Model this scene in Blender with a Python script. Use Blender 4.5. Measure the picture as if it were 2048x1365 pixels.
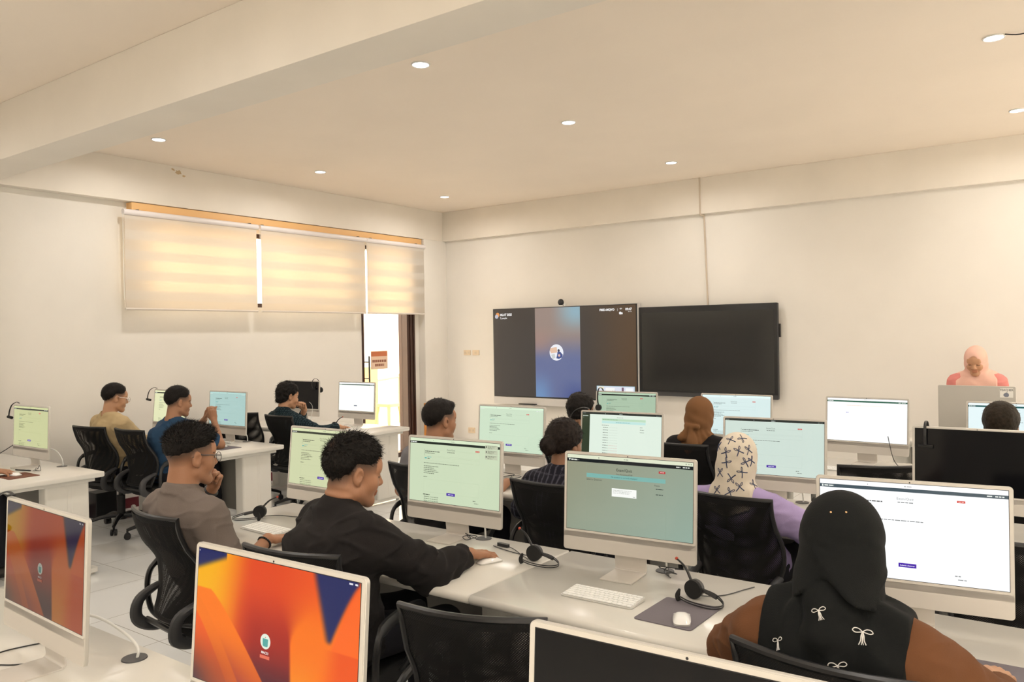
import bpy, bmesh, math, random
import numpy as np
from mathutils import Vector, Matrix
from mathutils.bvhtree import BVHTree
PI = math.pi
S = bpy.context.scene
COL = S.collection
for o in list(bpy.data.objects): bpy.data.objects.remove(o)

def lin(c):
    c = c / 255.0
    return c / 12.92 if c <= 0.04045 else ((c + 0.055) / 1.055) ** 2.4
def rgb(r, g, b): return (lin(r), lin(g), lin(b))

# ------------------------------------------------------------------ camera
cam_d = bpy.data.cameras.new('camera')
cam = bpy.data.objects.new('camera', cam_d); COL.objects.link(cam)
F_PX, YAW, PITCH, ROLL = 1588.0, 0.627413, -0.0081, -0.015668
cam_d.sensor_width = 36.0; cam_d.lens = F_PX / 2048 * 36.0
cam_d.clip_start = 0.05; cam_d.clip_end = 200
_f = Vector((-math.sin(YAW) * math.cos(PITCH), math.cos(YAW) * math.cos(PITCH), math.sin(PITCH)))
_r = Vector((math.cos(YAW), math.sin(YAW), 0)); _u = _r.cross(_f)
_r2 = math.cos(ROLL) * _r + math.sin(ROLL) * _u
_u2 = -math.sin(ROLL) * _r + math.cos(ROLL) * _u
cam.matrix_world = Matrix(((_r2.x, _u2.x, -_f.x, 0), (_r2.y, _u2.y, -_f.y, 0), (_r2.z, _u2.z, -_f.z, 1.6787), (0, 0, 0, 1)))
S.camera = cam

# ------------------------------------------------------------------ world, exposure
W = bpy.data.worlds.new('world'); S.world = W; W.use_nodes = True
bg = W.node_tree.nodes['Background']
bg.inputs[0].default_value = (1.0, 0.87, 0.72, 1); bg.inputs[1].default_value = 8.0
S.view_settings.view_transform = 'Standard'; S.view_settings.look = 'None'
S.view_settings.exposure = 0.0; S.view_settings.gamma = 1.0; S.view_settings.use_curve_mapping = False

def area_light(name, loc, rot, sx, sy, power, color, portal=False, spread=PI, shape='RECTANGLE'):
    d = bpy.data.lights.new(name, 'AREA'); d.shape = shape; d.size = sx
    if shape == 'RECTANGLE': d.size_y = sy
    d.energy = power; d.color = color; d.spread = spread
    if portal: d.cycles.is_portal = True
    o = bpy.data.objects.new(name, d); COL.objects.link(o); o.location = loc; o.rotation_euler = rot
    return o
# low morning light falling on the walkway outside the glass door
sun_d = bpy.data.lights.new('sun', 'SUN'); sun_d.energy = 4.0; sun_d.angle = math.radians(1.5); sun_d.color = (1.0, 0.88, 0.7)
sun = bpy.data.objects.new('sun', sun_d); COL.objects.link(sun)
sun.rotation_euler = Vector((-0.55, 0.35, -0.75)).to_track_quat('-Z', 'Y').to_euler()
DOWN_X = (-6.76, -3.58, -0.46, 2.4); DOWN_Y = (3.95, 5.81, 7.88, 1.3, -0.7, -2.7)
LAMP_POWER = 13.0
for lx in DOWN_X:
    for ly in DOWN_Y:
        area_light('downlight_lamp', (lx, ly, 3.455), (0, 0, 0), 0.13, 0.13, LAMP_POWER, (1.0, 0.95, 0.88), False, PI * 0.94, 'DISK')

# ------------------------------------------------------------------ materials
MATS = {}
def mat(name, color=(0.8, 0.8, 0.8), rough=0.5, metal=0.0, spec=0.5, bump=None, noise=None, sheen=0.0, emit=None, estr=1.0, coat=0.0):
    if name in MATS: return MATS[name]
    m = bpy.data.materials.new(name); m.use_nodes = True; nt = m.node_tree; b = nt.nodes['Principled BSDF']
    b.inputs['Base Color'].default_value = (*color, 1); b.inputs['Roughness'].default_value = rough
    b.inputs['Metallic'].default_value = metal; b.inputs['Specular IOR Level'].default_value = spec
    if coat: b.inputs['Coat Weight'].default_value = coat; b.inputs['Coat Roughness'].default_value = 0.05
    if sheen: b.inputs['Sheen Weight'].default_value = sheen
    if emit: b.inputs['Emission Color'].default_value = (*emit, 1); b.inputs['Emission Strength'].default_value = estr
    tc = nt.nodes.new('ShaderNodeTexCoord')
    if noise:                                     # (scale, amount): slight mottling of the colour
        n = nt.nodes.new('ShaderNodeTexNoise'); n.inputs['Scale'].default_value = noise[0]; n.inputs['Detail'].default_value = 5
        nt.links.new(tc.outputs['Object'], n.inputs['Vector'])
        r = nt.nodes.new('ShaderNodeMapRange'); r.inputs[1].default_value = 0.3; r.inputs[2].default_value = 0.7
        r.inputs[3].default_value = 1 - noise[1]; r.inputs[4].default_value = 1 + noise[1]
        nt.links.new(n.outputs['Fac'], r.inputs[0])
        mx = nt.nodes.new('ShaderNodeVectorMath'); mx.operation = 'SCALE'; mx.inputs[0].default_value = color
        nt.links.new(r.outputs[0], mx.inputs['Scale']); nt.links.new(mx.outputs[0], b.inputs['Base Color'])
    if bump:                                      # (scale, strength)
        n = nt.nodes.new('ShaderNodeTexNoise'); n.inputs['Scale'].default_value = bump[0]; n.inputs['Detail'].default_value = 4
        nt.links.new(tc.outputs['Object'], n.inputs['Vector'])
        bp = nt.nodes.new('ShaderNodeBump'); bp.inputs['Strength'].default_value = bump[1]; bp.inputs['Distance'].default_value = 0.01
        nt.links.new(n.outputs['Fac'], bp.inputs['Height']); nt.links.new(bp.outputs[0], b.inputs['Normal'])
    MATS[name] = m
    return m

M_WALL = mat('wall_paint', (0.79, 0.755, 0.70), 0.62, bump=(9, 0.12), noise=(1.7, 0.025))
M_CEIL = mat('ceiling_paint', (0.90, 0.80, 0.69), 0.7, bump=(6, 0.08), noise=(1.2, 0.02))
M_BEAM = mat('beam_paint', (0.82, 0.765, 0.685), 0.55, bump=(4, 0.25), noise=(2.2, 0.03))
M_DESK = mat('desk_laminate', (0.69, 0.67, 0.62), 0.22, spec=0.45, noise=(3, 0.01))
M_DESK2 = mat('desk_metal_cream', (0.68, 0.66, 0.61), 0.4)
M_MODEST = mat('modesty_panel_grey', (0.22, 0.21, 0.19), 0.55)
M_SILVER = mat('computer_silver', (0.62, 0.585, 0.54), 0.42, metal=0.25)
M_BACK = mat('computer_back_silver', (0.55, 0.53, 0.49), 0.4, metal=0.4)
M_BEZEL = mat('bezel_white', (0.63, 0.60, 0.55), 0.25)
M_BLACK = mat('black_plastic', (0.012, 0.012, 0.013), 0.38)
M_DARK = mat('dark_grey_plastic', (0.045, 0.045, 0.048), 0.45)
M_SOFT = mat('black_foam', (0.010, 0.010, 0.010), 0.85)
M_FABRIC = mat('black_seat_fabric', (0.012, 0.012, 0.012), 0.9, bump=(400, 0.3))
M_STEEL = mat('steel', (0.6, 0.6, 0.6), 0.25, metal=1.0)
M_WHITE = mat('white_plastic', (0.82, 0.82, 0.80), 0.25)
M_RED = mat('red_mic_tip', (0.45, 0.05, 0.02), 0.5)
M_PAD = mat('grey_mouse_pad', rgb(112, 106, 112), 0.85, bump=(500, 0.2))
M_PADB = mat('brown_mouse_pad', rgb(110, 62, 42), 0.7)
M_MAROON = mat('maroon_tile', rgb(95, 20, 30), 0.3)
M_BROWN = mat('dark_brown_frame', rgb(62, 38, 30), 0.35)
M_CABLEW = mat('white_cable', (0.7, 0.7, 0.68), 0.4)
M_CABLEB = mat('blue_cable', rgb(120, 160, 180), 0.4)
M_BOARD = mat('blind_mounting_wood', rgb(236, 190, 130), 0.5)
M_KEY = mat('keyboard_keys_white', (0.86, 0.86, 0.84), 0.45)
M_KEYB = mat('keyboard_base_silver', (0.66, 0.65, 0.62), 0.35, metal=0.4)
M_LAMP = mat('lamp_lens', (1, 1, 1), 0.5, emit=(0.92, 0.97, 1.0), estr=9.0)

def tile_mat():
    m = bpy.data.materials.new('floor_tile'); m.use_nodes = True; nt = m.node_tree; b = nt.nodes['Principled BSDF']
    tc = nt.nodes.new('ShaderNodeTexCoord'); br = nt.nodes.new('ShaderNodeTexBrick')
    br.offset = 0.0; br.squash = 1.0
    br.inputs['Color1'].default_value = (*rgb(227, 228, 227), 1); br.inputs['Color2'].default_value = (*rgb(231, 232, 231), 1)
    br.inputs['Mortar'].default_value = (*rgb(150, 146, 138), 1)
    br.inputs['Scale'].default_value = 1.0; br.inputs['Mortar Size'].default_value = 0.0022; br.inputs['Mortar Smooth'].default_value = 0.2
    br.inputs['Brick Width'].default_value = 0.6; br.inputs['Row Height'].default_value = 0.6
    nt.links.new(tc.outputs['Object'], br.inputs['Vector']); nt.links.new(br.outputs['Color'], b.inputs['Base Color'])
    b.inputs['Roughness'].default_value = 0.11; b.inputs['Specular IOR Level'].default_value = 0.6
    return m
M_TILE = tile_mat()

def mesh_fabric():
    m = bpy.data.materials.new('chair_mesh_fabric'); m.use_nodes = True; nt = m.node_tree; b = nt.nodes['Principled BSDF']
    b.inputs['Base Color'].default_value = (0.009, 0.0085, 0.0085, 1); b.inputs['Roughness'].default_value = 0.8; b.inputs['Specular IOR Level'].default_value = 0.25
    tc = nt.nodes.new('ShaderNodeTexCoord'); sep = nt.nodes.new('ShaderNodeSeparateXYZ'); nt.links.new(tc.outputs['UV'], sep.inputs[0])
    def mth(op, a, c=None):
        n = nt.nodes.new('ShaderNodeMath'); n.operation = op
        for i, v in enumerate((a, c)):
            if v is None: continue
            if isinstance(v, (int, float)): n.inputs[i].default_value = v
            else: nt.links.new(v, n.inputs[i])
        return n.outputs[0]
    k = 2 * PI / 0.0075
    a = mth('SINE', mth('MULTIPLY', sep.outputs[0], k)); c = mth('SINE', mth('MULTIPLY', sep.outputs[1], k))
    hole = mth('GREATER_THAN', mth('MULTIPLY', a, c), 0.42)
    tr = nt.nodes.new('ShaderNodeBsdfTransparent'); mx = nt.nodes.new('ShaderNodeMixShader'); out = nt.nodes['Material Output']
    nt.links.new(hole, mx.inputs[0]); nt.links.new(b.outputs[0], mx.inputs[1]); nt.links.new(tr.outputs[0], mx.inputs[2])
    nt.links.new(mx.outputs[0], out.inputs[0])
    return m
M_MESH = mesh_fabric()

def blind_mat():
    m = bpy.data.materials.new('zebra_blind_fabric'); m.use_nodes = True; nt = m.node_tree; nt.nodes.remove(nt.nodes['Principled BSDF'])
    tc = nt.nodes.new('ShaderNodeTexCoord'); sep = nt.nodes.new('ShaderNodeSeparateXYZ'); nt.links.new(tc.outputs['Object'], sep.inputs[0])
    def mth(op, a, c=None):
        n = nt.nodes.new('ShaderNodeMath'); n.operation = op
        for i, v in enumerate((a, c)):
            if v is None: continue
            if isinstance(v, (int, float)): n.inputs[i].default_value = v
            else: nt.links.new(v, n.inputs[i])
        return n.outputs[0]
    band = mth('GREATER_THAN', mth('SINE', mth('MULTIPLY', sep.outputs[2], 2 * PI / 0.2)), -0.1)
    fine = mth('MULTIPLY', mth('SINE', mth('MULTIPLY', sep.outputs[2], 2 * PI / 0.017)), 0.05)
    fac = mth('ADD', mth('MULTIPLY', band, 0.16), mth('ADD', fine, 0.30))
    d = nt.nodes.new('ShaderNodeBsdfDiffuse'); d.inputs[0].default_value = (0.80, 0.76, 0.70, 1)
    t = nt.nodes.new('ShaderNodeBsdfTranslucent'); t.inputs[0].default_value = (0.80, 0.70, 0.56, 1)
    mx = nt.nodes.new('ShaderNodeMixShader'); out = nt.nodes['Material Output']
    nt.links.new(fac, mx.inputs[0]); nt.links.new(d.outputs[0], mx.inputs[1]); nt.links.new(t.outputs[0], mx.inputs[2])
    tp = nt.nodes.new('ShaderNodeBsdfTransparent'); tp.inputs[0].default_value = (1, .95, .85, 1)
    m2 = nt.nodes.new('ShaderNodeMixShader'); m2.inputs[0].default_value = 0.05
    nt.links.new(mx.outputs[0], m2.inputs[1]); nt.links.new(tp.outputs[0], m2.inputs[2]); nt.links.new(m2.outputs[0], out.inputs[0])
    return m
M_BLIND = blind_mat()

def glass_mat(name, tint=(0.97, 0.98, 0.97)):
    m = bpy.data.materials.new(name); m.use_nodes = True; nt = m.node_tree; nt.nodes.remove(nt.nodes['Principled BSDF'])
    lw = nt.nodes.new('ShaderNodeLayerWeight'); lw.inputs['Blend'].default_value = 0.5
    pw = nt.nodes.new('ShaderNodeMath'); pw.operation = 'POWER'; pw.inputs[1].default_value = 4.0; nt.links.new(lw.outputs['Facing'], pw.inputs[0])
    fr = nt.nodes.new('ShaderNodeMath'); fr.operation = 'MULTIPLY_ADD'; fr.inputs[1].default_value = 0.6; fr.inputs[2].default_value = 0.03; nt.links.new(pw.outputs[0], fr.inputs[0])
    tp = nt.nodes.new('ShaderNodeBsdfTransparent'); tp.inputs[0].default_value = (*tint, 1)
    gl = nt.nodes.new('ShaderNodeBsdfGlossy'); gl.inputs['Roughness'].default_value = 0.02
    mx = nt.nodes.new('ShaderNodeMixShader'); out = nt.nodes['Material Output']
    nt.links.new(fr.outputs[0], mx.inputs[0]); nt.links.new(tp.outputs[0], mx.inputs[1]); nt.links.new(gl.outputs[0], mx.inputs[2])
    nt.links.new(mx.outputs[0], out.inputs[0]); return m
M_GLASS = glass_mat('window_glass')
M_LENS = glass_mat('spectacle_lens', (0.93, 0.94, 0.95))

def display_mat(name, rough=0.18, spec=0.35):
    m = bpy.data.materials.new(name); m.use_nodes = True; nt = m.node_tree; b = nt.nodes['Principled BSDF']
    b.inputs['Base Color'].default_value = (0.004, 0.004, 0.004, 1); b.inputs['Roughness'].default_value = rough
    b.inputs['Specular IOR Level'].default_value = spec
    at = nt.nodes.new('ShaderNodeAttribute'); at.attribute_name = 'Col'
    nt.links.new(at.outputs['Color'], b.inputs['Emission Color']); b.inputs['Emission Strength'].default_value = 1.0
    return m
M_DISP = display_mat('lit_display', 0.10, 0.28)
M_TVD = display_mat('large_display', 0.22, 0.5)

def vcol_mat(name, rough=0.5, spec=0.4, bump=None, sub=0.0, sheen=0.0):
    m = bpy.data.materials.new(name); m.use_nodes = True; nt = m.node_tree; b = nt.nodes['Principled BSDF']
    b.inputs['Roughness'].default_value = rough; b.inputs['Specular IOR Level'].default_value = spec
    if sheen: b.inputs['Sheen Weight'].default_value = sheen
    at = nt.nodes.new('ShaderNodeAttribute'); at.attribute_name = 'Col'
    nt.links.new(at.outputs['Color'], b.inputs['Base Color'])
    if sub:
        b.inputs['Subsurface Weight'].default_value = sub; b.inputs['Subsurface Radius'].default_value = (0.01, 0.004, 0.002)
        b.inputs['Subsurface Scale'].default_value = 0.3
    if bump:
        tc = nt.nodes.new('ShaderNodeTexCoord'); n = nt.nodes.new('ShaderNodeTexNoise'); n.inputs['Scale'].default_value = bump[0]
        nt.links.new(tc.outputs['Object'], n.inputs['Vector'])
        bp = nt.nodes.new('ShaderNodeBump'); bp.inputs['Strength'].default_value = bump[1]; bp.inputs['Distance'].default_value = 0.003
        nt.links.new(n.outputs['Fac'], bp.inputs['Height']); nt.links.new(bp.outputs[0], b.inputs['Normal'])
    return m
M_SKIN = vcol_mat('skin', 0.5, 0.4, (220, 0.15))
M_CLOTH = vcol_mat('cloth', 0.9, 0.12, (350, 0.25), sheen=0.02)
M_HAIR = vcol_mat('hair', 0.55, 0.14, (160, 0.5))

# ------------------------------------------------------------------ mesh builder
class MB:
    def __init__(s): s.v = []; s.f = []; s.m = []; s.c = []; s.col = None; s.uv = None
    def add(s, vs, fs, mi=0, col=None):
        b = len(s.v); s.v += [tuple(v) for v in vs]
        s.f += [tuple(b + i for i in f) for f in fs]; s.m += [mi] * len(fs)
        s.c += [col or (1, 1, 1)] * len(vs)
    def box(s, x0, x1, y0, y1, z0, z1, mi=0, rot=None, org=(0, 0, 0)):
        vs = [(x, y, z) for x in (x0, x1) for y in (y0, y1) for z in (z0, z1)]
        if rot is not None: vs = [Vector(org) + rot @ (Vector(v) - Vector(org)) for v in vs]
        s.add(vs, [(0, 1, 3, 2), (4, 6, 7, 5), (0, 4, 5, 1), (2, 3, 7, 6), (0, 2, 6, 4), (1, 5, 7, 3)], mi)
    def rbox(s, x0, x1, y0, y1, z0, z1, r=0.004, axis=2, mi=0, n=4):
        # box with rounded corners in the plane normal to axis
        lo = [x0, y0, z0]; hi = [x1, y1, z1]; a, b = [(1, 2), (0, 2), (0, 1)][axis]
        cx, cy = (lo[a] + hi[a]) / 2, (lo[b] + hi[b]) / 2
        o = rr((hi[a] - lo[a]), (hi[b] - lo[b]), r, n); vs = []
        for w in (lo[axis], hi[axis]):
            for (p, q) in o:
                v = [0, 0, 0]; v[a] = cx + p; v[b] = cy + q; v[axis] = w; vs.append(v)
        k = len(o); fs = [tuple(range(k))[::-1], tuple(range(k, 2 * k))] + [(i, (i + 1) % k, k + (i + 1) % k, k + i) for i in range(k)]
        s.add(vs, fs, mi)
    def tube(s, path, r, n=8, closed=False, mi=0, flat=None, col=None, caps=True):
        P = [Vector(p) for p in path]; N = len(P); vs = []; fs = []
        rs = r if isinstance(r, (list, tuple)) else [r] * N
        prev = None
        for i, p in enumerate(P):
            t = (P[(i + 1) % N] - P[i - 1]) if closed else (P[min(i + 1, N - 1)] - P[max(i - 1, 0)])
            if t.length < 1e-9: t = Vector((0, 0, 1))
            t.normalize()
            if prev is None:
                a = Vector((0, 0, 1)) if abs(t.z) < 0.9 else Vector((1, 0, 0))
                if flat is not None: a = Vector(flat)
                prev = (a - t * a.dot(t)).normalized()
            else:
                q = prev - t * prev.dot(t)
                prev = q.normalized() if q.length > 1e-6 else prev
            bnrm = t.cross(prev)
            rr_ = rs[i]; ra, rb = rr_ if isinstance(rr_, (list, tuple)) else (rr_, rr_)
            for j in range(n):
                an = 2 * PI * j / n
                vs.append(p + prev * (math.cos(an) * ra) + bnrm * (math.sin(an) * rb))
        M = N if closed else N - 1
        for i in range(M):
            for j in range(n):
                a = i * n + j; b_ = i * n + (j + 1) % n; c = ((i + 1) % N) * n + (j + 1) % n; d = ((i + 1) % N) * n + j
                fs.append((a, b_, c, d))
        if not closed and caps:
            fs.append(tuple(range(n))[::-1]); fs.append(tuple(range((N - 1) * n, N * n)))
        s.add(vs, fs, mi, col)
    def cyl(s, p0, p1, r0, r1=None, n=20, mi=0): s.tube([p0, p1], [r0, r0 if r1 is None else r1], n, mi=mi)
    def ell(s, c, r, n=16, m=10, mi=0, rot=None):
        vs = [(0, 0, 1)]; fs = []
        for i in range(1, m):
            for j in range(n):
                vs.append((math.sin(PI * i / m) * math.cos(2 * PI * j / n), math.sin(PI * i / m) * math.sin(2 * PI * j / n), math.cos(PI * i / m)))
        vs.append((0, 0, -1)); L = len(vs) - 1
        for j in range(n):
            fs.append((0, 1 + j, 1 + (j + 1) % n)); fs.append((L, L - n + (j + 1) % n, L - n + j))
            for i in range(m - 2):
                a = 1 + i * n + j; b = 1 + i * n + (j + 1) % n; fs.append((a, a + n, b + n, b))
        vs = [Vector((v[0] * r[0], v[1] * r[1], v[2] * r[2])) for v in vs]
        if rot is not None: vs = [rot @ v for v in vs]
        s.add([v + Vector(c) for v in vs], fs, mi)
    def grid(s, fn, nu, nv, mi=0, uvs=False):
        vs = [fn(i / nu, j / nv) for i in range(nu + 1) for j in range(nv + 1)]
        s.add(vs, [(i * (nv + 1) + j, (i + 1) * (nv + 1) + j, (i + 1) * (nv + 1) + j + 1, i * (nv + 1) + j + 1) for i in range(nu) for j in range(nv)], mi)
    def xform(s, M, start=0): s.v = s.v[:start] + [tuple(M @ Vector(v)) for v in s.v[start:]]
    def build(s, name, mats, parent=None, smooth=True, bevel=0.0, cols=False, angle=0.6, loc=None):
        me = bpy.data.meshes.new(name); me.from_pydata(s.v, [], s.f)
        if not isinstance(mats, (list, tuple)): mats = [mats]
        for m in mats: me.materials.append(m)
        me.polygons.foreach_set('material_index', s.m)
        if cols:
            ca = me.color_attributes.new('Col', 'FLOAT_COLOR', 'POINT')
            ca.data.foreach_set('color', np.concatenate([np.array(s.c, np.float32), np.ones((len(s.v), 1), np.float32)], 1).ravel())
        if s.uv is not None:
            uvl = me.uv_layers.new(name='UVMap'); li = np.empty(len(me.loops), np.int32); me.loops.foreach_get('vertex_index', li)
            uvl.data.foreach_set('uv', np.array(s.uv, np.float32)[li].ravel())
        bm = bmesh.new(); bm.from_mesh(me)
        if not cols: bmesh.ops.recalc_face_normals(bm, faces=bm.faces)
        if bevel: bmesh.ops.bevel(bm, geom=[e for e in bm.edges if len(e.link_faces) == 2 and e.calc_face_angle(0) > 0.6], offset=bevel, segments=2, affect='EDGES', profile=0.6)
        bm.to_mesh(me); bm.free()
        if smooth:
            me.polygons.foreach_set('use_smooth', [True] * len(me.polygons))
            try: me.set_sharp_from_angle(angle=angle)
            except Exception: pass
        o = bpy.data.objects.new(name, me); COL.objects.link(o)
        if parent: o.parent = parent
        if loc is not None: o.location = loc
        return o
def rr(w, h, r, n=4):
    o = []
    for (cx, cy, a0) in ((w / 2 - r, h / 2 - r, 0), (-w / 2 + r, h / 2 - r, 90), (-w / 2 + r, -h / 2 + r, 180), (w / 2 - r, -h / 2 + r, 270)):
        for i in range(n + 1):
            a = math.radians(a0 + 90 * i / n); o.append((cx + r * math.cos(a), cy + r * math.sin(a)))
    return o
def spline(pts, n=8, closed=False):
    P = [Vector(p) for p in pts]; N = len(P); out = []
    for i in range(N if closed else N - 1):
        if closed: a, b, c, d = P[i - 1], P[i], P[(i + 1) % N], P[(i + 2) % N]
        else: a, b, c, d = P[max(i - 1, 0)], P[i], P[i + 1], P[min(i + 2, N - 1)]
        for k in range(n):
            t = k / n
            out.append(0.5 * ((2 * b) + (c - a) * t + (2 * a - 5 * b + 4 * c - d) * t * t + (-a + 3 * b - 3 * c + d) * t ** 3))
    if not closed: out.append(P[-1])
    return out
def tag(o, label=None, cat=None, group=None, kind=None):
    if label: o['label'] = label
    if cat: o['category'] = cat
    if group: o['group'] = group
    if kind: o['kind'] = kind
    return o
def thing(name, loc, label, cat, group=None, rz=0.0):
    o = bpy.data.objects.new(name, None); COL.objects.link(o); o.empty_display_size = 0.1
    o.location = loc; o.rotation_euler = (0, 0, rz)
    return tag(o, label, cat, group)
def struct(o, label=None): o['kind'] = 'structure'; return o
def text_mesh(txt, size, align='LEFT', bold=0.0):
    cu = bpy.data.curves.new('t', 'FONT'); cu.body = txt; cu.size = size; cu.align_x = align; cu.resolution_u = 2; cu.offset = bold
    ob = bpy.data.objects.new('t', cu); COL.objects.link(ob); dg = bpy.context.evaluated_depsgraph_get(); dg.update()
    me = bpy.data.meshes.new_from_object(ob.evaluated_get(dg))
    vs = [tuple(v.co) for v in me.vertices]; fs = [tuple(p.vertices) for p in me.polygons]
    bpy.data.objects.remove(ob); bpy.data.curves.remove(cu); bpy.data.meshes.remove(me)
    return vs, fs
def copy_tree(o, parent=None):
    c = o.copy(); COL.objects.link(c); c.parent = parent
    for ch in list(o.children): copy_tree(ch, c)
    return c

# ------------------------------------------------------------------ room shell
XW, YF, ZC = -7.80, 8.96, 3.49           # left wall, front wall, ceiling
XR, YB = 3.3, -4.2
BX, BY, BZ = -7.68, 8.887, 3.065          # faces and underside of the perimeter beams
b = MB(); b.box(XW - 0.2, XR, YB, YF + 0.2, -0.1, 0.0); struct(b.build('floor', M_TILE, smooth=False))
b = MB(); b.box(XW - 0.2, XR + 0.2, YB - 0.2, YF + 0.2, ZC, ZC + 0.15); struct(b.build('ceiling', M_CEIL, smooth=False))
b = MB(); b.box(XW - 0.2, XR + 0.2, YF, YF + 0.2, 0, ZC); struct(b.build('wall_front', M_WALL, smooth=False))
# left wall pieces around the openings (door y 7.40..8.30, windows z 2.12..2.86)
DY0, DY1, DZ = 7.36, 8.36, 2.90
WZ0, WZ1 = 2.04, 2.90
WINS = ((4.28, 5.66), (5.68, 7.12))
b = MB(); t0, t1 = XW - 0.2, XW
b.box(t0, t1, YB, DY0, 0, WZ0); b.box(t0, t1, YB, WINS[0][0], WZ0, WZ1); b.box(t0, t1, WINS[0][1], WINS[1][0], WZ0, WZ1)
b.box(t0, t1, WINS[1][1], DY0, WZ0, WZ1); b.box(t0, t1, YB, YF, WZ1, ZC); b.box(t0, t1, DY1, YF, 0, WZ1)
struct(b.build('wall_left', M_WALL, smooth=False))
BW = [(0.4, 2.8)]  # back window out of view, added and placed for the daylight it brings
b = MB(); b.box(XW - 0.2, XR + 0.2, YB - 0.2, YB, 0, 0.95); b.box(XW - 0.2, XR + 0.2, YB - 0.2, YB, 2.95, ZC)
prev = XW - 0.2
for a, c in BW: b.box(prev, a, YB - 0.2, YB, 0.95, 2.95); prev = c
b.box(prev, XR + 0.2, YB - 0.2, YB, 0.95, 2.95)
struct(b.build('wall_back', M_WALL, smooth=False))
for i, (a, c) in enumerate(BW):
    f = MB()
    for x in (a + 0.03, (a + c) / 2, c - 0.03): f.box(x - 0.03, x + 0.03, YB - 0.12, YB - 0.06, 0.95, 2.95)
    f.box(a, c, YB - 0.12, YB - 0.06, 0.95, 1.0); f.box(a, c, YB - 0.12, YB - 0.06, 2.9, 2.95)
    w = struct(f.build('window_%d' % (i + 6), M_BROWN, smooth=False))
    g = MB(); g.box(a, c, YB - 0.09, YB - 0.085, 0.95, 2.95); g.build('window_pane', M_GLASS, w, smooth=False)
# right wall with two unseen tall windows, added to let daylight in
b = MB(); ys = [YB]
RW = [(-3.8, -1.4), (5.9, 8.3)]
b.box(XR, XR + 0.2, YB, YF, 0, 0.95); b.box(XR, XR + 0.2, YB, YF, 2.95, ZC)
prev = YB
for a, c in RW: b.box(XR, XR + 0.2, prev, a, 0.95, 2.95); prev = c
b.box(XR, XR + 0.2, prev, YF, 0.95, 2.95)
struct(b.build('wall_right', M_WALL, smooth=False))
for i, (a, c) in enumerate(RW):
    f = MB()
    for y in (a + 0.03, (a + c) / 2, c - 0.03): f.box(XR + 0.06, XR + 0.12, y - 0.03, y + 0.03, 0.95, 2.95)
    f.box(XR + 0.06, XR + 0.12, a, c, 0.95, 1.0); f.box(XR + 0.06, XR + 0.12, a, c, 2.9, 2.95)
    w = struct(f.build('window_%d' % (i + 3), M_BROWN, smooth=False))
    g = MB(); g.box(XR + 0.085, XR + 0.09, a, c, 0.95, 2.95); g.build('window_pane', M_GLASS, w, smooth=False)
# perimeter beams and the deep beam across the ceiling
b = MB(); b.box(XW, BX, 2.95, YF, BZ, ZC); struct(b.build('trim_1', M_BEAM, bevel=0.004))
b = MB(); b.box(BX, XR, BY, YF, BZ, ZC); struct(b.build('trim_2', M_BEAM, bevel=0.004))
b = MB(); b.box(XW, XR, 2.615, 2.935, BZ, ZC); struct(b.build('trim_3', M_BEAM, bevel=0.008))
b = MB(); b.box(XW, BX + 0.01, 2.55, 2.965, 0, BZ); struct(b.build('trim_4', M_WALL, bevel=0.006))
b = MB(); b.box(XW, BX + 0.005, 8.47, YF, 0, BZ); struct(b.build('trim_5', M_WALL, bevel=0.006))
b = MB(); b.box(XW, XW + 0.012, YB, DY0, 0, 0.10); b.box(XW, XW + 0.013, DY1, 8.47, 0, 0.1); struct(b.build('baseboard_left', M_MAROON, smooth=False))
b = MB(); b.box(BX + 0.005, XR, YF - 0.012, YF, 0, 0.10); struct(b.build('baseboard_front', M_MAROON, smooth=False))
# brown water stain on the left beam, plaster cracks on the ceiling
def blob(mb, c, r, ax, n=18, seed=1, th=0.001):
    rd = random.Random(seed); pts = []
    for i in range(n):
        a = 2 * PI * i / n; k = r * (0.6 + 0.6 * rd.random())
        pts.append((math.cos(a) * k, math.sin(a) * k * 0.7))
    if ax == 'x': vs = [(c[0] + d, c[1] + p, c[2] + q) for d in (0, th) for p, q in pts]
    else: vs = [(c[0] + p, c[1] + q, c[2] - d) for d in (0, th) for p, q in pts]
    mb.add(vs, [tuple(range(n)), tuple(range(n, 2 * n))] + [(i, (i + 1) % n, n + (i + 1) % n, n + i) for i in range(n)])
M_STAIN = mat('damp_stain', rgb(196, 172, 138), 0.8)
b = MB(); blob(b, (BX, 4.70, 3.43), 0.035, 'x', seed=3); blob(b, (BX, 4.64, 3.45), 0.02, 'x', seed=4); blob(b, (BX, 4.76, 3.40), 0.018, 'x', seed=6)
tag(b.build('damp_stain', M_STAIN), 'small brown damp stain at the top of the left wall beam', 'stain')

# windows in the left wall
for i, (a, c) in enumerate(WINS):
    f = MB(); m_ = (a + c) / 2
    for y in (a + 0.025, m_, c - 0.025): f.box(XW - 0.12, XW - 0.06, y - 0.03, y + 0.03, WZ0, WZ1)
    f.box(XW - 0.12, XW - 0.06, a, c, WZ0, WZ0 + 0.05); f.box(XW - 0.12, XW - 0.06, a, c, WZ1 - 0.05, WZ1)
    w = struct(f.build('window_%d' % (i + 1), M_BROWN, smooth=False))
    g = MB(); g.box(XW - 0.095, XW - 0.09, a, c, WZ0, WZ1); g.build('window_pane', M_GLASS, w, smooth=False)
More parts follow.
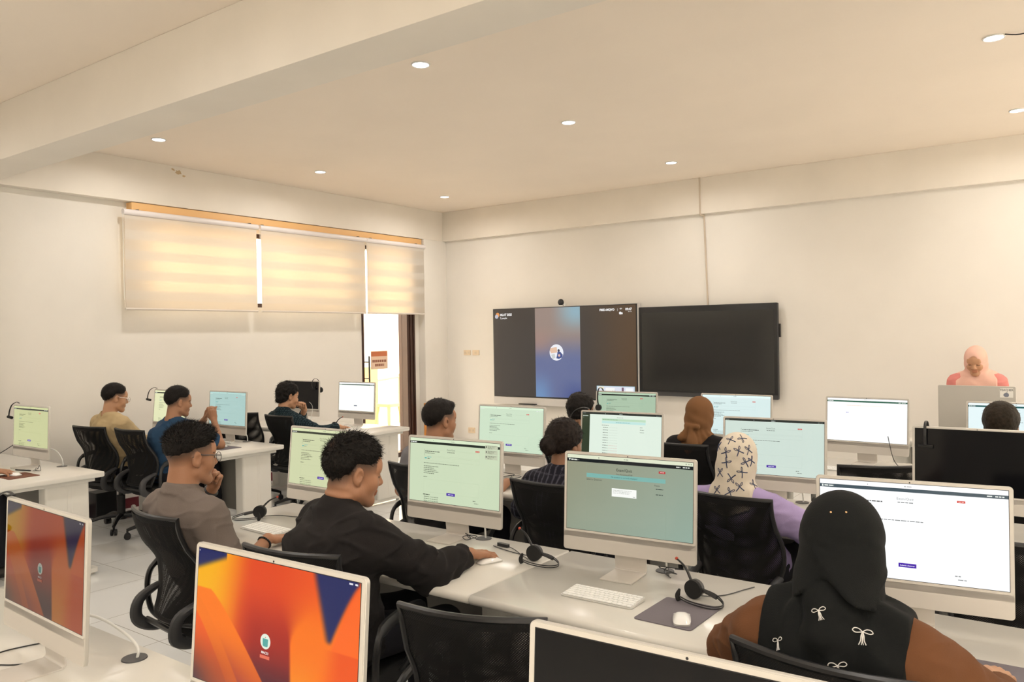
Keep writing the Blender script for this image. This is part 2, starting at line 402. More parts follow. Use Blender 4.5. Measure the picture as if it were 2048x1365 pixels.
# sliding glass door
f = MB()
for k in range(5): f.box(XW - 0.13 + 0.0, XW + 0.035 - 0.012 * (k % 2), DY1 - 0.17 + k * 0.034, DY1 - 0.17 + k * 0.034 + 0.03, 0, DZ)
f.box(XW - 0.13, XW + 0.01, DY0 - 0.0, DY0 + 0.035, 0, DZ)
f.box(XW - 0.13, XW + 0.01, DY0, DY1, DZ - 0.05, DZ); f.box(XW - 0.13, XW + 0.03, DY0, DY1, 0, 0.06)
door = struct(f.build('door_1', M_BROWN, smooth=False))
g = MB(); g.box(XW - 0.07, XW - 0.062, DY0 + 0.035, DY1 - 0.17, 0.06, DZ - 0.05); g.build('glass_panel', M_GLASS, door, smooth=False)
h = MB(); h.tube([(XW + 0.03, DY0 + 0.10, 1.02), (XW + 0.03, DY0 + 0.10, 1.42)], 0.012); h.tube([(XW - 0.06, DY0 + 0.10, 1.12), (XW + 0.03, DY0 + 0.10, 1.12)], 0.009); h.tube([(XW - 0.06, DY0 + 0.10, 1.34), (XW + 0.03, DY0 + 0.10, 1.34)], 0.009)
h.build('door_handle', M_BLACK, door)
# paper notice stuck on the glass
sg = thing('paper_notice', (XW - 0.055, 7.73, 1.235), 'orange and white paper notice stuck on the glass door', 'sign')
b = MB(); b.box(-0.001, 0.001, -0.16, 0.16, 0, 0.25); b.build('sheet', mat('notice_paper', rgb(235, 205, 180), 0.8), sg, smooth=False)
b = MB(); b.box(0.001, 0.002, -0.15, 0.15, 0.175, 0.24); b.build('header_band', mat('notice_orange', rgb(205, 120, 80), 0.8), sg, smooth=False)
b = MB(); rd = random.Random(5)
for (z, y0, y1) in ((0.11, -0.13, 0.13), (0.055, -0.08, 0.09)):
    y = y0
    while y < y1:
        w_ = rd.uniform(0.018, 0.03); b.box(0.001, 0.0022, y, min(y + w_, y1), z - 0.017, z + 0.017); y += w_ + 0.008
b.build('print', mat('notice_print', rgb(150, 95, 75), 0.8), sg, smooth=False)
# walkway outside the door
M_EXT = mat('outside_plaster', (0.86, 0.80, 0.70), 0.8, bump=(5, 0.2)); M_EXTF = mat('outside_concrete', (0.72, 0.68, 0.60), 0.7, noise=(3, 0.05))
b = MB(); b.box(-14, XW - 0.2, 2, 18, -0.12, -0.02); struct(b.build('floor_walkway', M_EXTF, smooth=False))
b = MB(); b.box(-11.9, -11.7, 2, 18, -0.02, 2.9); struct(b.build('wall_walkway', M_EXT, smooth=False))
b = MB()
for k in range(8): b.box(-11.68, -10.9, 11.2 + k * 0.28, 11.48 + k * 0.28 + (7 - k) * 0.0, -0.02, 0.15 + k * 0.17)
tag(b.build('outdoor_stairs', M_EXT, smooth=False), 'pale concrete stairs outside beyond the glass door', 'stairs')
b = MB(); b.tube([(-10.85, 10.6, 0.85), (-10.85, 11.3, 0.9), (-10.85, 13.4, 2.15)], 0.025)
for y, z in ((11.2, 0.0), (12.2, 0.55), (13.2, 1.1)): b.tube([(-10.85, y, z), (-10.85, y, z + 0.95)], 0.018)
tag(b.build('handrail', mat('handrail_paint', rgb(170, 140, 105), 0.4)), 'slanting metal handrail of the stairs outside the door', 'handrail')
b = MB(); b.box(-10.2, -10.15, 9.35, 9.95, -0.02, 1.15); tag(b.build('plywood_board', mat('plywood', rgb(190, 150, 95), 0.7), smooth=False, bevel=0.003), 'yellowish plywood board standing outside the glass door', 'board')
st = thing('plastic_stool', (-9.3, 9.35, -0.02), 'pale plastic stool with splayed legs outside the glass door', 'stool')
M_STOOL = mat('stool_plastic', rgb(190, 150, 100), 0.5)
b = MB(); b.rbox(-0.16, 0.16, -0.16, 0.16, 0.55, 0.6, r=0.05); b.build('seat', M_STOOL, st)
for sx in (-1, 1):
    for sy in (-1, 1):
        b = MB(); b.tube([(sx * 0.12, sy * 0.12, 0.56), (sx * 0.19, sy * 0.19, 0.0)], [0.03, 0.022], 6); b.build('leg', M_STOOL, st)

# ------------------------------------------------------------------ roller blinds
BLX = -7.665
def blind(y0, y1, zt, zb, label):
    t = thing('roller_blind', (BLX, (y0 + y1) / 2, zb), label, 'blind', 'zebra roller blinds on the left wall')
    w = (y1 - y0) / 2; H = zt - zb
    b = MB(); b.tube([(0, -w, H), (0, w, H)], 0.03, 16); b.build('cassette', mat('blind_cassette', rgb(232, 226, 226), 0.25), t)
    b = MB(); n = 2; b.box(-0.0012, 0.0012, -w + 0.015, w - 0.015, 0.02, H); b.build('fabric', M_BLIND, t, smooth=False)
    b = MB(); b.tube([(0, -w + 0.012, 0.012), (0, w - 0.012, 0.012)], (0.013, 0.008), 10) if False else b.tube([(0, -w + 0.012, 0.012), (0, w - 0.012, 0.012)], 0.011, 10)
    b.build('bottom_rail', mat('blind_rail', rgb(222, 214, 205), 0.3), t)
    b = MB(); b.tube([(0.022, -w - 0.012, H - 0.02), (0.022, -w - 0.012, 0.1)], 0.0025, 6); b.build('pull_chain', M_WHITE, t)
blind(4.09, 5.652, 2.95, 1.98, 'widest left zebra roller blind with cream bands beside the bare wall')
blind(5.682, 7.332, 2.95, 1.98, 'middle zebra roller blind between the two others on the left wall')
blind(7.336, 8.47, 2.95, 1.98, 'right zebra roller blind hanging in front of the glass door top')
b = MB()
b.box(XW + 0.02, XW + 0.10, 4.2, 8.45, 2.955, 3.06)
o = b.build('mounting_board', M_BOARD, bevel=0.002); tag(o, 'long cream wooden board the roller blinds hang from', 'board')
b = MB()
for y in (4.24, 5.55, 5.72, 7.2, 7.42, 8.3): b.box(XW + 0.10, BLX + 0.01, y - 0.012, y + 0.012, 2.955, 2.985)
b.build('bracket', M_DARK, o, smooth=False)
b = MB(); b.box(XW, XW + 0.02, 4.2, 8.45, 2.955, 3.06); b.build('backing_strip', M_BOARD, o, smooth=False)

# ------------------------------------------------------------------ downlights
first = None
for lx in DOWN_X:
    for ly in DOWN_Y:
        lab = 'round white recessed ceiling downlight'
        vis = {(-3.58, 3.95): 'white ceiling downlight just beyond the deep beam, nearest the middle of the picture', (-6.76, 3.95): 'white ceiling downlight above the left end of the roller blinds, next to the beam',
               (-6.76, 5.81): 'white ceiling downlight above the middle roller blind', (-6.76, 7.88): 'white ceiling downlight nearest the corner of the two walls',
               (-3.58, 5.81): 'white ceiling downlight in the centre of the ceiling before the wide screens', (-3.58, 7.88): 'white ceiling downlight just left of the wall conduit',
               (-0.46, 5.81): 'white ceiling downlight near the top right with a short dark wire beside it', (-0.46, 7.88): 'white ceiling downlight cut by the right edge of the picture'}
        if (lx, ly) not in vis: lab = 'round white recessed downlight in the ceiling behind the photographer'
        t = thing('ceiling_downlight', (lx, ly, ZC), vis.get((lx, ly), lab), 'ceiling light', 'recessed ceiling downlights')
        if first is None:
            b = MB(); b.tube([(0.058 * math.cos(a), 0.058 * math.sin(a), -0.004) for a in [2 * PI * i / 32 for i in range(32)]], 0.006, 8, closed=True); b.build('trim_ring', M_WHITE, t)
            b = MB(); b.cyl((0, 0, -0.006), (0, 0, 0.0), 0.052, n=32); b.build('lens', M_LAMP, t); first = t
        else:
            for ch in first.children: c = ch.copy(); COL.objects.link(c); c.parent = t
b = MB(); b.tube(spline([(-0.40, 5.78, ZC - 0.004), (-0.32, 5.79, ZC - 0.02), (-0.22, 5.81, ZC - 0.004)], 4), 0.004, 6); tag(b.build('ceiling_wire', M_BLACK), 'short dark wire on the ceiling beside the top right downlight', 'wire')

# ------------------------------------------------------------------ desks
def desk(x0, x1, yf, yb, label, group='white office desks in rows', left_leg=True, right_leg=True, z=0.75):
    t = thing('desk', ((x0 + x1) / 2, (yf + yb) / 2, 0), label, 'desk', group)
    w = (x1 - x0) / 2 - 0.0015; d = (yb - yf) / 2
    prof = [(-d + 0.012, z), (-d + 0.004, z - 0.004), (-d, z - 0.014), (-d + 0.001, z - 0.024), (-d + 0.008, z - 0.033), (-d + 0.02, z - 0.037), (d - 0.01, z - 0.037), (d, z - 0.03), (d, z - 0.005), (d - 0.004, z)]
    b = MB(); k = len(prof)
    xs = [(-w, 0.006), (-w + 0.006, 0.0), (w - 0.006, 0.0), (w, 0.006)]; vs = []
    for x, ins in xs:
        for (y, zz) in prof: vs.append((x, y * (1 - ins / d), zz if ins == 0 else (z - 0.018 + (zz - z + 0.018) * 0.65)))
    fs = [tuple(range(k)), tuple(range(3 * k, 4 * k))[::-1]]
    for i in range(3):
        for j in range(k): fs.append((i * k + j, i * k + (j + 1) % k, (i + 1) * k + (j + 1) % k, (i + 1) * k + j))
    b.add(vs, fs); b.build('desktop', M_DESK, t, angle=0.9)
    b = MB(); b.box(-w + 0.06, w - 0.06, -d + 0.10, d - 0.04, z - 0.068, z - 0.038); b.build('under_rail', M_DESK2, t, bevel=0.004)
    for on, sx in ((left_leg, -1), (right_leg, 1)):
        if not on: continue
        b = MB(); xo = sx * (w - 0.10); yl0 = 0.0; yl1 = d - 0.06
        a0, a1 = min(xo, xo - sx * 0.12), max(xo, xo - sx * 0.12)
        b.rbox(a0, a1, yl0, (yl0 + yl1) / 2 - 0.002 + 0.01, 0.05, z - 0.068, r=0.02); b.rbox(a0, a1, (yl0 + yl1) / 2 + 0.012, yl1, 0.05, z - 0.068, r=0.02)
        b.box(a0 + 0.004, a1 - 0.004, yl0 + 0.02, yl1 - 0.02, 0.05, z - 0.068)
        leg = b.build('leg', M_DESK2, t)
        b = MB(); b.rbox(a0 + 0.01, a1 - 0.01, -d + 0.10, d - 0.0, 0.02, 0.05, r=0.02)
        b.cyl((xo - sx * 0.06, -d + 0.13, 0), (xo - sx * 0.06, -d + 0.13, 0.02), 0.02, n=12); b.cyl((xo - sx * 0.06, d - 0.03, 0), (xo - sx * 0.06, d - 0.03, 0.02), 0.02, n=12)
        b.build('foot', M_DESK2, leg)
    b = MB(); b.box(-w + 0.12, w - 0.12, d - 0.17, d - 0.15, 0.16, z - 0.06); b.build('modesty_panel', M_MODEST, t, bevel=0.003)
    return t
R2 = (2.185, 2.885); R3 = (3.72, 4.42); R4 = (5.22, 5.95)
desk(-7.55, -5.67, 2.15, 2.86, 'white desk by the left wall with a brown mouse pad at the picture edge')
desk(-7.55, -5.67, 3.72, 4.42, 'white desk by the left wall with the cyan screen on it')
desk(-7.50, -5.62, 5.22, 5.95, 'white desk by the left wall nearest the glass door')
desk(-3.64, -1.80, *R2, 'white desk in front of the man in the black jacket')
desk(-1.80, 0.10, *R2, 'white desk with the free keyboard, grey mouse pad and exam screen')
desk(-3.64, -1.80, *R3, 'white desk in the middle row before the woman with the hair bun')
desk(-1.80, 0.10, *R3, 'white desk in the middle row before the woman in the white headscarf')
desk(-3.50, -1.66, 5.25, 6.0, 'white desk in the far row before the brown headscarf woman')
desk(-1.66, 0.20, 5.25, 6.0, 'white desk in the far row with the white mouse and blank page screen')
desk(-3.66, -1.80, 0.56, 1.28, 'white desk in the foreground bearing the two orange wallpaper screens')
desk(-1.80, 0.10, 0.58, 1.30, 'white desk in the foreground bearing the near black screen')
desk(-1.5, 0.3, 7.25, 7.95, 'white teacher desk along the front wall, behind the label computer')

# ------------------------------------------------------------------ display contents
DW, DH = 0.521, 0.2945
class Disp:
    """flat picture made of coloured pieces; u,v from the top left corner, 0..1"""
    def __init__(s, w, h, bgc, gain=1.0): s.b = MB(); s.w = w; s.h = h; s.n = 0; s.gain = gain; s.rect(0, 0, 1, 1, bgc)
    def P(s, u, v): return ((u - 0.5) * s.w, -0.00012 * s.n, (0.5 - v) * s.h)
    def C(s, c): return tuple(x * s.gain for x in rgb(*c))
    def rect(s, u0, v0, u1, v1, c, cs=None):
        vs = [s.P(u0, v1), s.P(u1, v1), s.P(u1, v0), s.P(u0, v0)]
        s.b.add(vs, [(0, 1, 2, 3)], 0, s.C(c)); s.n += 1
    def frame(s, u0, v0, u1, v1, c, t=0.0022):
        for r_ in ((u0, v0, u1, v0 + t * s.w / s.h), (u0, v1 - t * s.w / s.h, u1, v1), (u0, v0, u0 + t, v1), (u1 - t, v0, u1, v1)): s.rect(*r_, c)
    def disc(s, u, v, r, c, n=28, k0=0, k1=1):
        vs = []
        for i in range(n):
            a = 2 * PI * (k0 + (k1 - k0) * i / n); q = s.P(u, v); vs.append((q[0] + r * s.w * math.cos(a), q[1], q[2] + r * s.w * math.sin(a)))
        s.b.add(vs, [tuple(range(n))], 0, s.C(c)); s.n += 1
    def poly(s, pts, c):
        s.b.add([s.P(*p) for p in pts], [tuple(range(len(pts)))], 0, s.C(c)); s.n += 1
    def words(s, u, v, L, h, c, seed=0, step=0.75):
        rd = random.Random(seed); x = u
        while x < u + L:
            w = min(rd.uniform(0.008, 0.03), u + L - x); s.rect(x, v - h / 2, x + w, v + h / 2, c); s.n -= 1; x += w + 0.004
        s.n += 1
    def text(s, u, v, txt, h, c, align='LEFT', bold=0.0):
        vs, fs = text_mesh(txt, h * s.h * 1.4, align, bold); q = s.P(u, v)
        s.b.add([(q[0] + a[0], q[1], q[2] + a[1] - h * s.h * 0.5) for a in vs], fs, 0, s.C(c)); s.n += 1
    def field(s, fn, nu, nv, u0=0, v0=0, u1=1, v1=1):
        vs = []; cs = []
        for i in range(nu + 1):
            for j in range(nv + 1):
                u = u0 + (u1 - u0) * i / nu; v = v0 + (v1 - v0) * j / nv; vs.append(s.P(u, v)); cs.append(fn(u, v))
        st = len(s.b.v); s.b.add(vs, [(i * (nv + 1) + j, i * (nv + 1) + j + 1, (i + 1) * (nv + 1) + j + 1, (i + 1) * (nv + 1) + j) for i in range(nu) for j in range(nv)])
        for k, c in enumerate(cs): s.b.c[st + k] = s.C(c)
        s.n += 1

def page(kind, bgc, bar=(30, 40, 34), gain=1.0, seed=0):
    top = tuple(min(255, int(c * 1.04 + 6)) for c in bgc)
    d = Disp(DW, DH, bgc, gain)
    gr = tuple(int(c * 0.55) for c in bgc); lt = tuple(int(c * 0.93) for c in bgc); dk = tuple(int(c * 0.30) for c in bgc)
    if kind == 'exam':
        top = (226, 232, 205)
        def f(u, v):
            k = u * 0.6 + v * 0.4; return (148 + 2 * k, 148 + 24 * k, 124 + 34 * k)
        d.field(f, 20, 12); d.rect(0, 0, 1, 0.047, top); d.rect(0.01, 0.02, 0.017, 0.03, (190, 195, 170)); d.rect(0.265, 0.016, 0.269, 0.034, (40, 45, 40)); d.words(0.47, 0.026, 0.035, 0.010, (150, 158, 138), 1)
        for x in (0.945, 0.965, 0.982): d.rect(x, 0.018, x + 0.008, 0.032, (150, 158, 138))
        d.rect(0, 0.047, 1, 0.092, (20, 26, 30)); d.poly([(0.012, 0.056), (0.030, 0.056), (0.021, 0.083)], (225, 230, 220)); d.words(0.034, 0.069, 0.055, 0.018, (225, 230, 220), 5); d.words(0.092, 0.069, 0.012, 0.01, (120, 120, 120), 5)
        d.words(0.875, 0.069, 0.032, 0.013, (225, 230, 220), 6); d.words(0.925, 0.069, 0.05, 0.013, (225, 230, 220), 7)
        d.frame(0.165, 0.12, 0.80, 1.0, (148, 165, 145), 0.0012)
        d.text(0.475, 0.165, 'Exam/Quiz', 0.036, (40, 48, 44), 'CENTER', 0.0001); d.rect(0.745, 0.14, 0.795, 0.168, (190, 45, 48)); d.words(0.755, 0.154, 0.03, 0.010, (240, 200, 200), 3)
        d.text(0.475, 0.222, 'Time Remaining: 87:00', 0.018, (50, 60, 55), 'CENTER')
        d.rect(0.168, 0.235, 0.797, 0.29, (125, 180, 172)); d.text(0.475, 0.262, 'No question is currently displayed', 0.019, (40, 95, 95), 'CENTER')
        d.text(0.168, 0.315, 'Select a Question:', 0.022, (45, 52, 48)); d.text(0.713, 0.325, 'Points', 0.020, (45, 52, 48)); d.words(0.725, 0.37, 0.055, 0.012, (60, 75, 70), 8); d.words(0.725, 0.44, 0.055, 0.012, (60, 75, 70), 9)
        d.rect(0.378, 0.408, 0.575, 0.515, (248, 250, 245))
        for k in range(3): d.words(0.388, 0.432 + k * 0.018, 0.15 - k * 0.01, 0.008, (200, 203, 196), 20 + k)
        d.words(0.548, 0.502, 0.017, 0.008, (170, 173, 166), 33)
        return d
    if kind == 'off': return Disp(DW, DH, (3, 3, 5), gain)
    d.rect(0, 0, 1, 0.048, top); d.rect(0.27, 0.02, 0.274, 0.034, gr); d.words(0.47, 0.027, 0.04, 0.007, gr, 1)
    bh = 0.085 if kind not in ('thin', 'list', 'dark') else 0.068
    if kind == 'dark' or kind == 'list':
        d.rect(0, 0.0, 1, 0.038, (38, 44, 40)); d.rect(0.30, 0.012, 0.304, 0.026, (200, 210, 205)); d.words(0.48, 0.02, 0.04, 0.012, (190, 200, 195), 2)
        for x in (0.01, 0.022, 0.034, 0.94, 0.955, 0.975): d.rect(x, 0.014, x + 0.007, 0.026, (150, 160, 155))
    else:
        d.rect(0, 0.048, 1, bh, bar)
        d.rect(0.012, 0.055, 0.02, bh - 0.006, (230, 235, 230)); d.words(0.026, (0.048 + bh) / 2, 0.055, 0.012, (230, 235, 230), 5)
        d.words(0.895, (0.048 + bh) / 2, 0.03, 0.012, (230, 235, 230), 6); d.words(0.935, (0.048 + bh) / 2, 0.045, 0.012, (230, 235, 230), 7)
    if kind == 'list':
        d.rect(0, 0.038, 0.10, 1, (48, 60, 42)); d.words(0.01, 0.075, 0.07, 0.014, (215, 225, 215), 4); d.words(0.01, 0.11, 0.012, 0.01, (120, 135, 120), 4)
        d.words(0.45, 0.09, 0.08, 0.008, gr, 9); d.rect(0.26, 0.115, 0.81, 0.16, (190, 222, 192)); d.words(0.27, 0.137, 0.19, 0.010, (110, 150, 110), 9)
        d.rect(0.26, 0.165, 0.81, 0.215, (196, 232, 226)); d.words(0.44, 0.19, 0.18, 0.008, (120, 165, 165), 10); d.words(0.26, 0.255, 0.09, 0.010, gr, 11)
        for k in range(12):
            d.words(0.275, 0.30 + k * 0.052, 0.05, 0.012, gr, 40 + k); d.rect(0.332, 0.295 + k * 0.052, 0.34, 0.308 + k * 0.052, (90, 110, 80)); d.words(0.348, 0.30 + k * 0.052, 0.115, 0.009, lt if k < 7 else (220, 200, 190), 60 + k)
        for k, v in enumerate((0.27, 0.315, 0.365)): d.words(0.745, v, 0.03 + 0.02 * (k > 0), 0.010, gr, 80 + k)
        return d
    if kind == 'blank':
        d.frame(0.24, 0.11, 0.72, 0.185, lt, 0.0012); d.rect(0.25, 0.15, 0.70, 0.175, (250, 240, 232)); d.words(0.25, 0.162, 0.18, 0.007, (235, 205, 190), 3); d.words(0.247, 0.33, 0.03, 0.016, (90, 90, 190), 3)
        return d
    if kind == 'sparse':
        d.words(0.86, 0.14, 0.03, 0.010, (240, 170, 170), 3); d.frame(0.25, 0.33, 0.72, 0.75, lt, 0.0012); d.rect(0.44, 0.80, 0.53, 0.83, (90, 90, 120)); return d
    u0, u1 = (0.17, 0.79)
    d.text(0.475, 0.155, 'Exam/Quiz', 0.026, gr, 'CENTER'); d.words(0.435, 0.195, 0.085, 0.010, gr, 3)
    d.rect(0.745, 0.135, 0.787, 0.158, (205, 70, 62)); d.words(0.752, 0.147, 0.028, 0.008, (240, 190, 180), 4)
    d.frame(u0, 0.17, u1, 0.27, lt, 0.0014); d.rect(u0, 0.17, u0 + 0.002, 0.27, gr); d.words(u0 + 0.012, 0.20, 0.17, 0.012, dk, seed + 1); d.words(u0 + 0.012, 0.228, 0.11, 0.010, gr, seed + 2)
    d.frame(u0, 0.285, u1, 0.345, lt, 0.0014); d.rect(u0 + 0.008, 0.302, u0 + 0.032, 0.318, (50, 165, 165)); d.words(u0 + 0.04, 0.29, 0.045, 0.008, (90, 180, 180), seed + 3); d.words(u0 + 0.04, 0.313, 0.03, 0.010, gr, seed + 4)
    d.words(u0, 0.385, 0.40, 0.009, gr, seed + 5)
    for k in range(5): d.words(u0, 0.435 + k * 0.028, 0.12 + 0.05 * ((k * 7 + seed) % 3) / 2, 0.010, gr, seed + 10 + k)
    d.words(u0 - 0.002, 0.605, 0.045, 0.010, gr, seed + 20); d.frame(u0, 0.64, u1, 0.845, lt, 0.0014)
    d.rect(0.437, 0.825, 0.532, 0.868, (72, 40, 160))
    if kind == 'submit': d.text(0.4845, 0.847, 'Submit Answer', 0.016, (235, 230, 250), 'CENTER', 0.00008)
    else: d.words(0.455, 0.847, 0.06, 0.010, (225, 220, 245), 2)
    d.words(u0, 0.885, 0.075, 0.012, dk, seed + 21)
    for k in range(3): d.words(u0 + 0.01, 0.918 + k * 0.032, 0.045, 0.010, gr, seed + 22 + k); d.rect(u0 + 0.06, 0.912 + k * 0.032, u0 + 0.068, 0.924 + k * 0.032, (110, 130, 70)); d.words(u0 + 0.075, 0.918 + k * 0.032, 0.10, 0.008, lt if k < 0 else gr, seed + 30 + k)
    d.words(0.73, 0.90, 0.03, 0.010, gr, seed + 40); d.words(0.745, 0.935, 0.045, 0.008, gr, seed + 41)
    if kind == 'notes':
        for k in range(3):
            d.rect(0.855, 0.03 + k * 0.075, 0.985, 0.095 + k * 0.075, (196, 203, 176)); d.rect(0.863, 0.045 + k * 0.075, 0.872, 0.07 + k * 0.075, (40, 46, 42))
            for q in range(3): d.words(0.882, 0.044 + q * 0.018 + k * 0.075, 0.09 - 0.02 * q, 0.008, (130, 138, 116), 50 + k * 3 + q)
    return d

def sm(a, b, x): t = max(0.0, min(1.0, (x - a) / (b - a))); return t * t * (3 - 2 * t)
def mixc(a, b, t): return tuple(a[i] + (b[i] - a[i]) * t for i in range(3))
def wall_paper(dim=1.0):
    # soft folded ribbons of colour: yellow and orange on navy
    NAVY, YEL, ORA, RED, DRED, PLUM, DORA = (26, 36, 92), (246, 178, 10), (248, 126, 22), (224, 70, 24), (164, 36, 26), (74, 24, 46), (238, 92, 24)
    def f(u, v):
        edge_ = 0.595 + 0.04 * v; soft = 0.22 * (1 - sm(0.1, 0.55, v)) + 0.012
        c = mixc(ORA, RED, sm(0.14, 0.38, u)); c = mixc(c, YEL, 0.95 * (1 - sm(0.08, 0.40, u + 0.12 * v)) * (1 - sm(0.30, 0.80, v)) )
        c = mixc(c, DRED, sm(0.12, 0.62, v) * sm(0.22, 0.42, u)); c = mixc(c, PLUM, sm(0.55, 0.95, v) * sm(0.26, 0.40, u))
        rt = mixc((236, 84, 28), (250, 118, 22), sm(0.0, 0.45, v)); rt = mixc(rt, (246, 138, 24), sm(0.5, 0.9, v) * (1 - sm(0.70, 0.86, u)))
        c = mixc(c, rt, sm(edge_ - soft * 0.5, edge_ + soft, u))
        # lower left layered petals
        for (x0, x1, y0, ca, cb) in ((0.10, 0.54, 0.30, (250, 120, 20), (120, 26, 60)), (0.02, 0.34, 0.38, (246, 118, 20), (110, 24, 50)), (-0.02, 0.25, 0.46, (244, 92, 22), (36, 36, 66))):
            edge = x0 + (x1 - x0) * max(0.0, (v - y0) / (1 - y0)) ** 0.85
            if v > y0:
                k = 1 - sm(edge - 0.006, edge + 0.004, u)
                depth = sm(0.5, 1.0, v) * (0.35 + 0.65 * sm(0.0, 0.4, edge - u)); c = mixc(c, mixc(ca, cb, depth), k)
        # navy corners: top left and a sharp notch at the top right
        e = 0.10 - 0.10 * ((u - 0.03) / 0.17); c = mixc(c, NAVY, 1 - sm(e - 0.0, e + 0.06, v) if u < 0.20 else 0)
        l = 0.755 + 0.085 * (v / 0.47); r = 1.0 - 0.15 * (max(0.0, v - 0.02) / 0.45) ** 0.8
        if v < 0.47: c = mixc(c, NAVY, sm(l - 0.028, l + 0.02, u) * (1 - sm(r - 0.02, r + 0.006, u)) * (1 - sm(0.43, 0.47, v)))
        c = mixc(c, (252, 104, 34), 0.85 * sm(r - 0.005, r + 0.02, u) * (1 - sm(0.6, 1.0, v))) if v < 0.5 else mixc(c, (236, 78, 24), sm(0.80 - 0.12 * (v - 0.5), 0.92, u) * 0.8)
        return c
    d = Disp(DW, DH, (20, 20, 20), dim); d.field(f, 150, 86)
    d.disc(0.472, 0.565, 0.031, (228, 238, 222)); d.poly([(0.455, 0.545), (0.489, 0.545), (0.488, 0.595), (0.482, 0.602), (0.462, 0.602), (0.456, 0.595)], (84, 168, 160)); d.poly([(0.472, 0.530), (0.476, 0.538), (0.468, 0.538)], (190, 60, 50))
    d.text(0.472, 0.645, 'MAC33', 0.018, (245, 240, 235), 'CENTER', 0.00015); d.rect(0.442, 0.664, 0.502, 0.688, (226, 110, 86)); d.words(0.94, 0.016, 0.02, 0.012, (235, 235, 240), 2); d.words(0.972, 0.016, 0.018, 0.012, (235, 235, 240), 3)
    d.rect(0.006, 0.012, 0.01, 0.022, (230, 230, 240))
    return d

# ------------------------------------------------------------------ all-in-one computers
def imac(x, y, yaw, tilt, disp, label, group='silver all-in-one computers on the desks', z=0.75, back=False):
    t = thing('desktop_computer', (x, y, z), label, 'computer', group, rz=yaw)
    Wd, Hd, TH, ZB = 0.547, 0.389, 0.0115, 0.068
    T = Matrix.Translation((0, 0, ZB)) @ Matrix.Rotation(-tilt, 4, 'X')
    def slab(z0, z1, y0, y1, r, mats, name, rb=True, mi=0):
        pass
    # casing shell: rounded slab
    b = MB(); o = rr(Wd, Hd, 0.011, 5); k = len(o); vs = []
    lay = ((0.0012, 0.0), (0.0, 0.0012), (0.0, TH - 0.0012), (0.0012, TH))
    for ins, yy in lay:
        for (p, q) in o: vs.append((p * (1 - 2 * ins / Wd), yy, q * (1 - 2 * ins / Hd) + Hd / 2))
    fs = [tuple(range(k)), tuple(range(3 * k, 4 * k))[::-1]]
    for i in range(3):
        for j in range(k): fs.append((i * k + j, (i + 1) * k + j, (i + 1) * k + (j + 1) % k, i * k + (j + 1) % k))
    b.add(vs, fs); b.xform(T); cs = b.build('casing', M_BACK, t)
    # white glass front with bezel, and the metal chin strip
    zc = 0.073
    b = MB(); b.rbox(-Wd / 2 + 0.0015, Wd / 2 - 0.0015, -0.0012, 0.001, zc, Hd - 0.0015, r=0.010, axis=1, n=5); b.xform(T); b.build('bezel', M_BEZEL, t)
    b = MB(); b.rbox(-Wd / 2 + 0.0012, Wd / 2 - 0.0012, -0.0004, 0.001, 0.0012, zc, r=0.0095, axis=1, n=5); b.box(-Wd / 2 + 0.0012, Wd / 2 - 0.0012, -0.0004, 0.001, zc - 0.02, zc); b.xform(T); b.build('chin', M_SILVER, t)
    b = MB(); b.cyl((0, -0.0018, Hd - 0.0065), (0, -0.0005, Hd - 0.0065), 0.0022, n=12); b.xform(T); b.build('webcam', M_BLACK, t)
    if disp is not None:
        b = disp.b; b.v = [(p[0], p[1] - 0.0016, p[2] + zc + 0.010 + DH / 2) for p in b.v]; b.xform(T)
        o_ = b.build('display', M_DISP, t, smooth=False, cols=True)
        e = MB(); w2, z0, z1 = DW / 2, zc + 0.010, zc + 0.010 + DH; g = 0.0016
        for r_ in ((-w2 - g, w2 + g, z0 - g, z0), (-w2 - g, w2 + g, z1, z1 + g), (-w2 - g, -w2, z0, z1), (w2, w2 + g, z0, z1)): e.box(r_[0], r_[1], -0.0015, -0.0008, r_[2], r_[3])
        e.xform(T); e.build('display_border', M_BLACK, t, smooth=False)
    # bent aluminium stand: foot plate and upright
    b = MB(); hw = 0.065
    pa = spline([(0, -0.110, 0.0028), (0, 0.020, 0.0028), (0, 0.034, 0.006), (0, 0.040, 0.016), (0, 0.036, 0.05), (0, 0.026, 0.15), (0, 0.020, 0.20)], 5)
    vs = []; n = len(pa)
    for i, p in enumerate(pa):
        tg = (pa[min(i + 1, n - 1)] - pa[max(i - 1, 0)]).normalized(); nm = Vector((0, -tg.z, tg.y))
        for sx in (-1, 1):
            for sn in (-1, 1): vs.append((sx * hw, p.y + nm.y * 0.0026 * sn, p.z + nm.z * 0.0026 * sn))
    fs = [(0, 1, 3, 2), tuple(4 * (n - 1) + i for i in (0, 2, 3, 1))]
    for i in range(n - 1):
        a = 4 * i
        for (p, q) in ((0, 1), (1, 3), (3, 2), (2, 0)): fs.append((a + p, a + q, a + 4 + q, a + 4 + p))
    b.add(vs, fs); b.build('stand', M_SILVER, t, bevel=0.0006)
    b = MB(); b.tube([(-0.07, 0.022, 0.195), (0.07, 0.022, 0.195)], 0.008, 10); b.build('hinge', M_BACK, t)
    return t
rad = math.radians
imac(-1.439, 2.713, rad(4.5), rad(3.5), page('exam', (160, 172, 148)), 'computer with grey-green exam page and small white dialog, on the desk with a free keyboard')
imac(-2.367, 2.775, rad(2.1), rad(3.2), page('notes', (205, 220, 188), seed=2), 'computer with pale green question page and notifications, before the black jacket man')
imac(-3.231, 2.743, rad(0.9), rad(6), page('q', (206, 212, 170), (48, 52, 40), seed=3), 'computer with yellowish page partly behind the black jacket man head')
